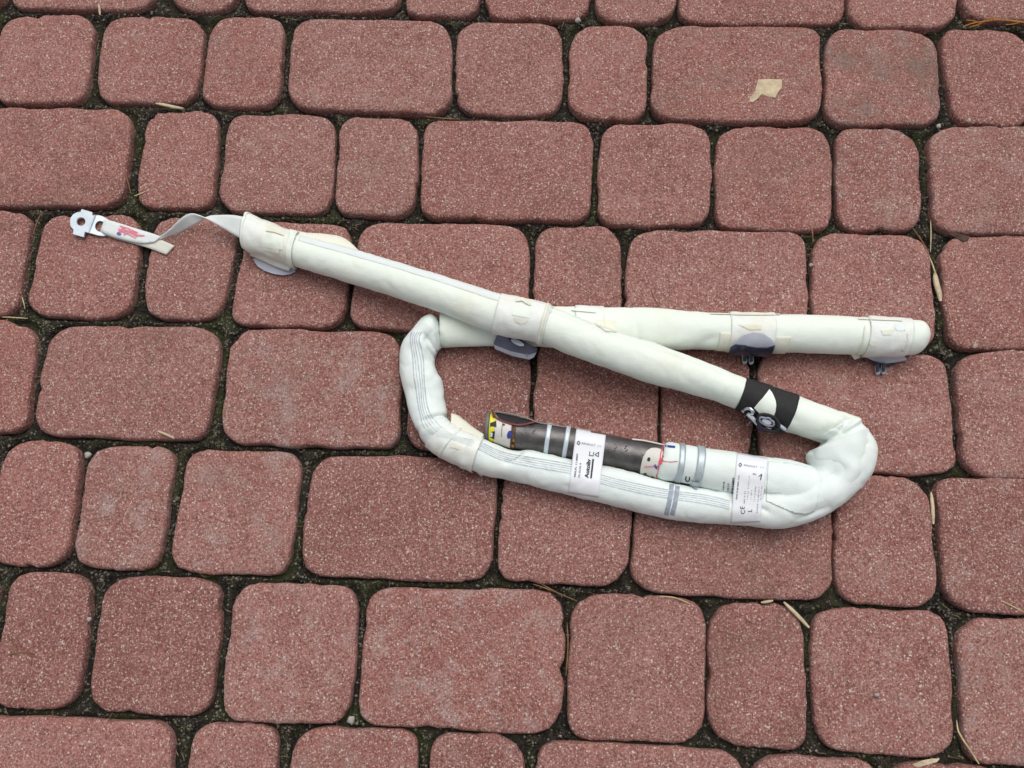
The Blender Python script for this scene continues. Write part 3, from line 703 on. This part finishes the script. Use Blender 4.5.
lab2 = label_sheet('paper_label', (737,452.8),(768,458.6),(760.2,521.6),(730.6,523), M['paper'], bag_root)
diamond(740.2, 465, 1.5, lab2)
text('RENAULT', (743.4,466.0), (1,.14), 1.8, M['grey_ink'], lab2, .0004, False, 14)
text('1:1', (759.8,468), (1,.14), 1.6, M['grey_ink'], lab2, .0004, False, 3.6)
text('01', (752.6,474.6), (1,.14), 1.5, M['grey_ink'], lab2, .0004, True, 3.4)
text('8200 4128 8805 11.4', (737,499.5), (.11,-1), 1.3, M['grey_ink'], lab2, .0004, True, 24)
text('982 8 54', (744.8,504), (.06,-1), 1.2, M['grey_ink'], lab2, .0004, False, 13)
text('11.4 A 8005', (754.6,502), (.11,-1), 1.2, M['grey_ink'], lab2, .0004, False, 16)
text('MADE 12 08 2011', (757.6,513), (.08,-1), 1.3, M['grey_ink'], lab2, .0004, False, 26)
text('C', (744.8,514.4), (.10,-1), 4.4, M['ink'], lab2, .0004, False); text('E', (744.4,509.4), (.10,-1), 4.4, M['ink'], lab2, .0004, False, 2.8)
text('L', (751.8,512.2), (.10,-1), 4.2, M['ink'], lab2, .0004, False, 2.8)
for j, (tx_, ox, oy, wd) in enumerate((('8 2 0 0 5 1 1 4', 748.6, 489, 13), ('11 08 4', 751.2, 500, 10), ('A 17 0 22', 761, 500, 14), ('4 81 02', 747.8, 500, 9))):
    text(tx_, (ox, oy), (.10,-1), 1.1, M['grey_ink'], lab2, .0004, False, wd)
line('black_bar', [(760.5,479.8),(761.6,474)], 1.0, M['ink'], lab2, .0004); line('symbol_line', [(758.6,476.4),(761.6,474.4)], .7, M['ink'], lab2, .0004)

# ---- mounting tapes with their plates and spring hooks
def hooks(parent, spots):
    for (x, y, l) in spots:
        wire('spring_hook', [(x-1.2,y,.007),(x-1.9,y+l*.55,.004),(x-.6,y+l,.0025),(x+.9,y+l*.85,.003),(x+.5,y+l*.3,.006)], .0011, M['steel'], parent)
        wire('hook_pin', [(x-.3,y-1,.009),(x-.3,y+l*.75,.005)], .0017, M['navy'], parent)
# left end
tA = band(up, 'mounting_tape', (296,250), (244.5,231), M['tape'], bag_root, .0016, .0007, -.75, 4.1)
mark('tape_window', [(264,231.5),(284,237.5),(283.5,250),(262,246.5),(261.8,238)], M['cloth'], tA, .0006); mark('cream_strip', [(262.2,243.8),(280,249),(279,254),(262.6,249.8)], M['cream'], tA, .0005)
line('tape_fold', [(266,230.8),(274,231.8),(284,235.4)], 1.6, M['cream'], tA, .0012)
band(up, 'tape_hem', (247.8,232.5), (244.2,231.2), M['cloth'], tA, .0026, .0009, -.75, 4.1); band(up, 'tape_hem', (297,250), (291,248), M['cloth'], tA, .0024, .0006, -.75, 4.1)
sheet('tape_tail', [(290,229,.024),(305,232.6,.022),(320,233.6,.018),(329,234.6,.015),(342.5,237.4,.012),(349,241.5,.011),(359.5,251.5,.012)], [(288,238,.025),(302,242,.024),(317,247,.022),(326,250,.019),(338,252.5,.016),(345,254,.015),(357,256,.014)], M['cream'], tA)
plate('clip_plate', [(253,258,.004),(254.6,262.4,.004),(258,266.6,.0035),(263.5,270.4,.003),(273,273.8,.003),(282.8,275.4,.003),(290.5,274.2,.003),(295.6,271.4,.004),(292,265,.006),(270,258,.007)], M['lilac_pale'], tA)
sheet('tape_flap', [(255,252.8,.013),(270,257,.013),(283,261.5,.013),(293.5,264,.013)], [(249,254.6,.007),(263,261.2,.007),(276,267,.0065),(288.5,271.2,.007)], M['tape'], tA)
band(up, 'facet_shade_strip', (549,328), (301,250), M['shade_and_marks'], bag_root, .0005, .0004, 2.05, 3.5)  # shading of the tube's upper facet, painted as a cooler, greyer strip
# where the tubes cross
tB = band(up, 'mounting_tape', (547,325), (497,312), M['tape'], bag_root, .0015, .0007, -1.0, 3.9)
mark('tape_window', [(512.5,303.6),(531.5,309),(530,318.3),(512.2,315.2)], M['cloth'], tB, .0005); mark('cream_patch', [(514,317.5),(529,319.5),(527,322),(521,324.4),(516,321.5)], M['cream'], tB, .0005)
band(up, 'tape_hem', (545.6,325), (541.5,323.6), M['cream'], tB, .0022, .0006, -1.1, 3.6); line('tape_fold', [(497.5,329),(510,329.5),(522,332),(537,336.5)], 1.2, M['cream'], tB, .0008)
line('tape_fold', [(516,300.5),(522,299.5),(531,305)], 2.6, M['cream'], tB, .0012)
pB = plate('clip_plate', [(497.4,334.5,.026),(493.6,343,.021),(493.3,346,.0195),(495.5,348.8,.018),(512,354.2,.016),(528,357.6,.015),(532.5,356,.0155),(536.8,351.5,.018),(537.5,349,.021),(524,342,.025),(510,336,.027)], M['slate'], tB, .002)
plate('plate_rim', [(493.3,344.6,.0215),(510,351.4,.018),(528,355,.0165),(536.6,352.5,.0185),(533.9,357.6,.0155),(529,359.8,.014),(512,356,.0145),(495,349.2,.0175)], M['lilac_pale'], pB, .0012)
plate('plate_hole', [(p[0], p[1], .0215) for p in ell(527,355,1.7,1.1,10)], M['navy'], pB, .0004, 0)
plate('plate_slot', [(p[0], p[1], .0300) for p in ell(517,341.2,9.5,3.6,24)], M['navy'], pB, .0008, 0); plate('clip_tongue', [(p[0], p[1], .0312) for p in ell(517.5,342.4,7.2,2.5,24)], M['lilac_pale'], pB, .0008, .0002)
# hidden behind the crossing
tF = band(back, 'mounting_tape', (574,328), (603,328), M['tape'], bag_root, .0012, .0006, .6, 3.9)
mark('cream_patch', [(596,320),(616.5,321),(616.3,333),(606,331),(596,326)], M['cream'], tF, .0008); line('tape_fold', [(571,309.8),(580,310.6),(596,312)], 2.4, M['cloth'], tF, .0012)
# front of the back tube
tC = band(back, 'mounting_tape', (728,333), (772,334), M['tape'], bag_root, .0014, .0006, -1.1, 3.8)
band(back, 'tape_wing', (716,332), (728.5,332), M['cream'], tC, .0008, .0005, -1.05, 1.25); band(back, 'tape_wing', (771.5,334), (787,335), M['cream'], tC, .0012, .0006, -1.25, 1.15)
line('tape_fold', [(710,313.6),(722,314),(745,314.6),(768,314.6),(780,314.4)], 2.2, M['cream'], tC, .0010); mark('cream_patch', [(738,324.6),(762,325),(761,329.5),(750,330)], M['cream'], tC, .0006)
pC = mark('clip_plate', [(730,345),(735,340),(743,334.6),(752.7,332.2),(762.5,333.6),(770.2,338.4),(774.2,342.8),(772.6,347.6),(752,348),(729.4,347)], M['lilac_pale'], tC, .0030); solidify(pC, .0016, -1, .0004)
sk = mark('plate_skirt', [(730.4,344.6),(735,342.6),(744,343.6),(756,345.4),(768,345.2),(773.9,343.4),(772.5,348.5),(770.8,353.2),(757,353.6),(742,352.8),(728.2,351.4),(728.8,348)], M['navy'], pC, .0040); solidify(sk, .0016, -1, .0004)
hooks(tC, ((745,353.4,10),(751.5,353.4,10.5))); wire('spring_arm', [(728.5,351.8,.006),(738,352.4,.006),(742,355.5,.005),(745,357,.005)], .0006, M['steel'], tC); wire('spring_arm', [(753,357,.005),(755,354.6,.005),(758,353.4,.006)], .0006, M['steel'], tC)
# right end of the back tube
tD = band(back, 'mounting_tape', (864,336), (906.5,339), M['tape'], bag_root, .0014, .0006, -1.0, 3.8)
line('tape_fold', [(865,326),(864.4,332),(863.6,340),(861,349),(857,356)], 1.6, M['cream'], tD, .0012); line('tape_fold', [(862,344),(858,352),(855.5,358)], 1.2, M['cream'], tD, .0010)
line('tape_fold', [(858,319),(872,319.4),(888,320),(902.5,320.6)], 2.0, M['cream'], tD, .0010); plate('tape_corner', [(850,354,.010),(854.8,360,.005),(859.6,358,.006),(864,353.5,.012)], M['cream'], tD, .0008)
mark('grey_patch', [(895,323.4),(905,324),(905.4,330.8),(897,331),(894.4,328)], M['shade_and_marks'], tD, .0004); mark('cream_patch', [(880.5,330.2),(894,330.2),(891,334.8),(883,335)], M['cream'], tD, .0006); mark('cream_patch', [(869,341.5),(878,341.8),(876,346),(871,346.4)], M['cream'], tD, .0006)
line('tape_fold', [(907,333),(908,340),(906,349),(903.5,355)], 1.1, M['cream'], tD, .0008); mark('rust_spot', ell(902,350.4,1.1,1.0), M['straw'], tD, .0008, .8)
pD = plate('clip_plate', [(865,357.4,.010),(873,353.4,.015),(884,352.2,.016),(895,353.4,.015),(903,355,.013),(907.6,360.2,.007),(895,362.6,.006),(884,364,.005),(874,361.2,.006)], M['lilac_pale'], tD, .0016)
plate('plate_skirt', [(866,358.6,.006),(874,360.8,.005),(884,363.6,.004),(895,362.4,.004),(894,364.8,.002),(884,366.6,.0015),(874,363.6,.002)], M['navy'], pD, .0012)
wire('plate_edge', [(866,357,.012),(873,353,.0165),(884,351.8,.0175),(890,352.4,.017)], .0006, M['navy'], pD)
hooks(tD, ((878,364.6,9.5),(884,364.2,9.5)))
# lower left
tE = band(low, 'mounting_tape', (436.5,438), (468,453), M['tape'], bag_root, .0014, .0006, -.9, 4.0)
sheet('tape_tab', [(451.2,413.2,.019),(457.5,415.4,.021),(465,421,.023),(474,428,.024),(484,434.5,.024)], [(450.6,427.5,.027),(457,429.5,.029),(464,432,.030),(472,435,.030),(482,438.5,.029)], M['cream'], tE)
plate('rivet', [(p[0], p[1], .0222) for p in ell(456.8,420.2,1.3,1.2)], M['grey_ink'], tE, .0008, 0)
sheet('tape_tab', [(472,458,.020),(476,461,.018),(480,465.5,.015),(484.8,469.4,.013)], [(468,465,.012),(473,468.5,.009),(478,473.5,.006),(482,476.6,.004)], M['cream'], tE); plate('rivet', [(p[0], p[1], .0135) for p in ell(478,467.2,1.2,1.0)], M['straw'], tE, .0008, 0)
sheet('tape_tab', [(426,440,.017),(430,446,.016),(437,450,.016)], [(427.5,444.5,.009),(431,450.5,.008),(438.5,455,.008)], M['cream'], tE)
sheet('red_tag', [(468,467,.010),(472.5,470,.009),(476,473,.008)], [(467.8,470.4,.004),(471,474.4,.003),(474.5,475.6,.003)], M['maroon'], tE, .0008)
mark('cream_patch', [(450.5,442.5),(461,446.5),(460,449.8),(450,447)], M['cream'], tE, .0006); band(low, 'tape_hem', (451.4,445), (449.6,444.2), M['cloth'], tE, .0020, .0005, -.8, 3.8); band(low, 'tape_hem', (477.6,457), (467.6,452.6), M['tape'], tE, .0018, .0006, -.8, 3.8)
for k in range(5):
    f = k/4; line('seen_through_stripe', [tuple(p) for p in smooth_path([(a+(c-a)*f, b+(d_-b)*f) for a, b, c, d_ in lowl[:4]], 4)[:, :2]], .8, M['shade_and_marks'], tE, .0005)
line('tape_fold', [(459.5,428.5),(464,428),(468,431)], 1.2, M['cloth'], tE, .0008)

# ---- black band with white drop and the metal eyelet clip
bb = band(up, 'black_band', (740,394), (791.5,414), M['black'], bag_root, .0008, .0004, -.95, 4.05)
mark('white_drop', [(769.4,389),(771.6,392.6),(773.8,397),(775.4,401),(776,405.5),(775.4,411),(773.6,416.5),(767,416),(760,413.5),(754,407.6),(757.5,403.4),(762,398.6),(766,393.6)], M['cloth'], bb, .0007)
wire('hook_clip', [(743.6,409.8,.0015),(747,407.4,.002),(751,407,.003),(753.6,409.6,.004),(751.4,413.2,.0035),(756,418.4,.003),(762,423.4,.003),(768,427.6,.003),(773.4,428.8,.002)], .0017, M['shiny'], bb, 8, True)
wire('hook_clip', [(748.6,410.8,.004),(753,413.8,.0045),(757.8,418.8,.0045),(763,424,.0045)], .0019, M['zinc'], bb, 8, True)
ring = [(x, y, .0055+.002*math.sin(i*.39)) for i, (x, y) in enumerate(ell(769,418.6,11,4.6,25))]; wire('black_ring', ring+[ring[0]], .0015, M['black'], bb, 8, True)
ring = [(x, y, .0060) for x, y in ell(767.5,417.6,7.0,2.6,25)]; wire('inner_ring', ring+[ring[0]], .0010, M['lilac'], bb, 8, True)
mark('ring_gap', ell(767.5,417.8,4.6,1.5,25), M['paper'], bb, .0058, 1)
wire('blue_catch', [(758.4,419.4,.004),(761,421.6,.005),(763,424.4,.004)], .0020, M['blue_ink'], bb, 8, True); wire('steel_tip', [(778,421.6,.004),(781.5,423.6,.0045),(785,426.2,.004)], .0017, M['lilac_pale'], bb, 8, True); wire('black_tip', [(773,425,.003),(778.6,427,.004),(785,429,.003)], .0020, M['black'], bb, 8, True)
wire('loose_thread', [(746.5,426,.002),(748.5,424,.004),(750,421.6,.006)], .0003, M['cloth'], bb)

# ---- strap with its half twist and the zinc bracket
sheet('strap', [(158,237.4,.0040),(163,234.6,.0065),(170,229.4,.0105),(179,220.4,.0165),(185,215.6,.0185),(190,213.6,.0195),(197,214.6,.020),(206,218.6,.0195),(222,227.6,.017),(234,234.8,.0155),(243,239.6,.0155)],
               [(160,239.4,.0030),(167,236.4,.0030),(176,233.8,.0035),(186,229.4,.0055),(192,226.4,.0085),(197,223.6,.0115),(203,219.6,.0150),(208,216.8,.0170),(222,215,.0195),(234,215.2,.021),(246,217.4,.021)], M['strap'], bag_root, .0011, 7, 6)
st = sheet('strap_end', [(112,221.4,.0040),(124,224.6,.0030),(140,230.6,.0022),(158,238.4,.0020),(174.6,245.8,.0022)], [(106,235.4,.0034),(118,239.4,.0022),(133,243.4,.0016),(149,248.2,.0015),(166.2,254.8,.0016)], M['strap_back'], bag_root, .0011, 6, 4)
sl2 = sheet('strap_loop', [(104.6,219.6,.0030),(108.5,220.4,.0055),(113,221.4,.0062),(124,224.8,.0055),(140,229.8,.0045),(152,233.4,.0042),(161.5,236.8,.0042)], [(100.6,231.2,.0030),(103,232.6,.0055),(107,234.4,.0060),(118,238.2,.0050),(132,241.8,.0040),(144,243.4,.0036),(154,242.2,.0036)], M['strap'], bag_root, .0011, 6, 4, True)
for pts in ([(120,226.4),(128,228.6),(138,233)], [(117.6,233.4),(124,229.6),(133,234),(142,236.4)], [(119,231),(127,233.5),(136,238.5)], [(124,235.4),(131,231.6),(139,235.6),(145,236)], [(118.5,229.4),(126,231.2),(134,231.6)], [(122,228.4),(130,232.6),(138,237)]):
    line('red_scribble', pts, 1.2, M['pink_ink'], sl2, .0012)
mark('blue_spot', ell(119.4,234.2,2.3,1.3,8), plain('violet_ink', (.16,.08,.42), .6), sl2, .0013, .8)
def holed(name, outer, hole, mat, parent, zf, t):
    """plate with one hole: outline and hole in pixels, zf gives the height"""
    pts = [Vector(p) for p in outer]+[Vector(p) for p in hole]; a, b = len(outer), len(hole)
    ed = [(i, (i+1) % a) for i in range(a)]+[(a+i, a+(i+1) % b) for i in range(b)]
    v, _, f, *_r = geometry.delaunay_2d_cdt(pts, ed, [list(range(a)), list(range(a, a+b))[::-1]], 1, .001)
    inside = lambda c: (min((Vector(h)-hc).length for h in hole) > (c-hc).length*1.0) if False else None
    hc = sum((Vector(h) for h in hole), Vector((0,0)))/b
    def in_hole(c):
        r = False
        for i in range(b):
            (x1, y1), (x2, y2) = hole[i], hole[i-1]
            if (y1 > c.y) != (y2 > c.y) and c.x < (x2-x1)*(c.y-y1)/(y2-y1)+x1: r = not r
        return r
    fs = [tuple(q) for q in f if not in_hole(sum((v[i] for i in q), Vector((0,0)))/len(q))]
    vs = [W(p.x, p.y, zf(p.x, p.y)) for p in v]; fs = fix_up(vs, fs, Vector((0,0,1)))
    o = mk(name, vs, fs, mat, parent, False); solidify(o, t, -1.0, .0003); return o
br_ = holed('bracket', [(81.5,209),(92.2,212.2),(91.6,214.6),(94.8,216),(88.6,232.6),(84.6,231.8),(83.4,237),(72.6,234),(73.4,229.4),(70.6,226.6),(69.8,222),(70.4,217.8),(73,214.2),(77,212.2),(80.4,211.6)], ell(80.8,221.5,4.5,4.2), M['zinc'], bag_root, lambda x, y: .0062, .0022)
holed('bracket_tongue', [(93.8,215.6),(99,215.2),(103,216.4),(108,219.4),(112,222),(107,235),(103,236),(98,235.4),(92,233.6),(87.8,232.6)], ell(100,226.2,5.0,5.4), M['zinc'], br_, lambda x, y: .0050-.00012*(x-90), .0016)
plate('bracket_fold', [(94.6,215.2,.0066),(95.8,215.6,.0052),(89.4,233.2,.0052),(88.2,232.8,.0066)], M['zinc'], br_, .0015)

# ------------------------------------------------------------------ litter on the paving
def litter_stick(name, pts, r, mat, label, cat, flat=.6, group=None):
    P = [W(*p) for p in pts]; P2 = cat_rom([list(p) for p in P], np.linspace(0, 1, max(6, len(P)*4)))[0]
    vs, fs = stick(P2, r, 6, flat); return tag(mk(name, vs, fs, mat, None, True, P[0]), label, cat, group)
def litter_flat(name, outline, mat, label, cat, z=.0012, t=.0007, curl=.0):
    vs = [W(x, y, z+curl*math.sin(i*1.7)) for i, (x, y) in enumerate(outline)]; c = sum(vs, Vector())/len(vs); n = len(vs)
    vs.append(c+Vector((0,0,curl*.5))); fs = fix_up(vs, [(i, (i+1) % n, n) for i in range(n)], Vector((0,0,1)))
    o = mk(name, vs, fs, mat, None, False, c); solidify(o, t, -1.0); return tag(o, label, cat)
T3 = lambda x, y: (682+x/2.994, y/2.994)
T8 = lambda x, y: (682+x/2.994, 512+y/2.994)
litter_flat('bark_chip', [T3(*p) for p in ((228,238),(255,236),(300,238),(298,262),(288,275),(279,293),(262,290),(240,282),(226,292),(212,306),(202,303),(204,290),(216,280),(222,262))], M['pale_wood'], 'flat beige chip lying on a long red stone at upper right', 'chip', .0022, .0012, .0006)
litter_stick('wood_splinter', [(156,103.4,.001),(163,104.6,.002),(172,106.6,.002),(183.5,108.6,.001)], .0019, M['pale_wood'], 'pale cream wood splinter in the joint at upper left, above the narrow stone', 'splinter')
litter_stick('wood_splinter', [(98.4,4,.000),(99.4,9,.001),(100,15,.000)], .0014, M['pale_wood'], 'short pale splinter standing in the joint at the top left edge', 'splinter')
litter_stick('wood_splinter', [(157.5,431,.0022),(165,434,.0024),(174.5,438.4,.0016)], .0012, M['pale_wood'], 'thin whitish splinter on the lower edge of a long stone at left', 'splinter')
litter_stick('wood_splinter', [(783.6,602,.000),(790,608,.002),(799,617,.002),(809,627.5,.001)], .0018, M['pale_wood'], 'long straw-coloured splinter slanting across a stone corner at lower right', 'splinter')
litter_stick('wood_splinter', [(761,602.6,.000),(768,601.6,.001),(773,600.6,.000)], .0013, M['pale_wood'], 'short pale splinter in the joint left of the slanting straw splinter', 'splinter')
litter_stick('wood_splinter', [(931,492,.000),(932.4,504,.001),(933.4,524,.000)], .0018, M['pale_wood'], 'pale upright splinter in the joint right of the bag, below the junction', 'splinter')
litter_stick('seed_husk', [(935,273,.000),(936.6,284,.002),(939.4,294,.003),(940.4,301,.002)], .0030, M['pale_wood'], 'pale pointed husk in the upright joint at the right edge', 'husk', .5)
litter_stick('straw', [(929,256,.000),(933,266,.001),(937,280,.001)], .0008, M['straw'], 'thin yellow straw leading to the pale husk at right', 'straw')
litter_flat('brown_leaf', [T3(*p) for p in ((797,700),(815,695),(840,703),(862,708),(858,718),(842,722),(820,712))], M['leaf'], 'small dark brown curled leaf in the joint at right, near the pale husk', 'leaf', .0005, .0008, .001)
litter_flat('dry_leaf', [T8(*p) for p in ((690,757),(715,746),(750,738),(772,738),(764,748),(735,757),(705,764))], M['pale_wood'], 'dry tan leaf strip at the bottom edge, lower right', 'leaf', .0012, .0008, .0008)
litter_stick('straw', [(957,728,.001),(962,738,.002),(970,750,.001),(979,764,.000)], .0009, M['straw'], 'yellow straw curving down the joint at lower right', 'straw')
litter_stick('straw', [(956.6,720,.000),(958.6,732,.002),(966,743,.001)], .0007, M['straw'], 'second thin yellow straw crossing the curved one at lower right', 'straw')
for pts, l in (([(533,584,.000),(545,588,.001),(560,594,.001),(575,600,.000)], 'brown needle in the joint at bottom centre, upper of the crossed pair'), ([(540,583,.001),(556,592,.002),(577,601,.000)], 'brown needle in the joint at bottom centre, lower of the crossed pair'),
               ([(651,290.6,.0015),(655,299,.0018),(660,308,.0014)], 'brown needle on the long stone behind the crossing tubes'),
               ([(912,227,.0005),(920,238,.001),(929,252,.0005)], 'long tan needle slanting in the joint at right, left of the brown leaf'), ([(930.6,220,.000),(931,234,.001),(930.4,252,.000)], 'upright tan needle beside the slanting needle at right'),
               ([(811,225,.000),(812.6,234,.001),(813,243,.000)], 'short brown needle in the joint below the squarish stone at right'), ([(126,175,.000),(129,186,.001),(131,194,.000)], 'brown twig in the upright joint above the strap bracket'),
               ([(134,196,.000),(142,193,.001),(149,190,.000)], 'pale twig lying across the joint right of the bracket'), ([(42,211,.001),(37,222,.001),(33,234,.000)], 'brown needle in the joint left of the bracket'), ([(2,317,.000),(12,317.4,.001),(28,318.4,.000)], 'tan needle along the joint at the left edge'),
               ([(22,297,.000),(24,304,.002),(25,309,.000)], 'short tan needle upright at the left joint corner'), ([(7,637,.0015),(13,642,.002),(17,650,.0015)], 'thin brown needle on the stone at lower left'), ([(8,655,.0014),(22,652,.0018),(36,654,.0014)], 'thin tan needle below the brown one at lower left'),
               ([(425,116.6,.000),(440,118,.001),(460,119.4,.000)], 'thin brown needle in the joint at top centre'), ([(566,676,.0005),(568,640,.001),(567,622,.0005)], 'long dark needle standing in the joint at bottom centre'), ([(1000,600,.000),(1010,605,.001),(1024,612,.000)], 'tan needle in the joint at the right edge below the wide stone'),
               ([(660,596,.000),(676,598,.001),(690,604,.000)], 'thin tan needle in the joint under the bag')):
    litter_stick('pine_needle', pts, .0006, M['needle'] if 'brown' in l or 'dark' in l else M['straw'], l, 'needle')
# cedar sprig: a stem with scale-leaved side twigs
sp_ = tag(empty('cedar_sprig', W(985, 21, 0)), 'dry orange cedar sprig across the joint at the top right corner', 'sprig')
def scaly(pts, r):
    P = cat_rom([list(W(*p)) for p in pts], np.linspace(0, 1, len(pts)*9))[0]; vs, fs = [], []
    for i in range(len(P)-1):
        t = Vector(P[i+1]-P[i]); s = t.normalized().cross(Vector((0,0,1))).normalized(); b = len(vs); p = Vector(P[i]); m = r*(1-.5*i/len(P))
        vs += [p-t*.3, p+t*.5+s*m, p+t*1.7, p+t*.5-s*m, p+t*.5+Vector((0,0,m*.7))]; fs += [(b,b+1,b+4),(b+1,b+2,b+4),(b+2,b+3,b+4),(b+3,b,b+4)]
    return vs, fs
for pts, r in (([(1030,23,.003),(1012,20.6,.004),(996,19.6,.004),(982,21.6,.004),(972,23.4,.003),(964,26.4,.002)], .0013), ([(978,22,.004),(972,20.6,.003),(966,20,.002)], .001), ([(984,21.4,.004),(978,24.6,.003),(970,27,.002)], .001), ([(1000,19.6,.004),(994,18.2,.003),(985,18.4,.002)], .001), ([(1020,22,.003),(1013,24,.003),(1006,24.6,.002)], .001)):
    vs, fs = scaly(pts, r); mk('twig', vs, fs, M['orange'], sp_, False)
def pebble(x, y, r, z, l, mat='pebble'):
    bm = bmesh.new(); bmesh.ops.create_icosphere(bm, subdivisions=2, radius=r); c = W(x, y, z)
    for v in bm.verts: v.co = Vector((v.co.x*random.uniform(.9,1.15), v.co.y*random.uniform(.85,1.1), v.co.z*.7))+v.co*.5*noise.noise(v.co*400+Vector((x,y,0)))+c
    tag(mk_bm('pebble', bm, M[mat], None, True, c), l, 'pebble')
pebble(351, 720, .0034, .000, 'pale rounded pebble in the joint corner at bottom left of centre')
pebble(938.6, 126, .0022, .000, 'small white pebble in the joint at upper right, left of its neighbour'); pebble(968.6, 120.6, .0026, .000, 'white pebble in the joint at upper right, right of its neighbour')
pebble(89.6, 619, .0020, .000, 'white pebble in the upright joint at lower left'); pebble(87.6, 455, .0030, .000, 'whitish pebble in the joint at left between two small stones')
pebble(975, 346, .0022, .000, 'tan pebble in the joint corner right of the tube end'); pebble(811, 265, .0018, .000, 'tiny white pebble in the upright joint behind the back tube')
pebble(578, 20, .0030, -.001, 'grey pebble in the joint at the top edge near centre'); pebble(876.6, 695, .0019, .0012, 'tan pebble lying on a red stone at lower right')
for o in bpy.data.objects:                                       # kinds of litter that lie about in number
    g = {'pebble': 'pebbles in the joints of the paving', 'needle': 'dry needles in the joints of the paving', 'splinter': 'pale wood splinters on the paving', 'straw': 'yellow straws on the paving'}.get(o.get('category'))
    if g: o['group'] = g
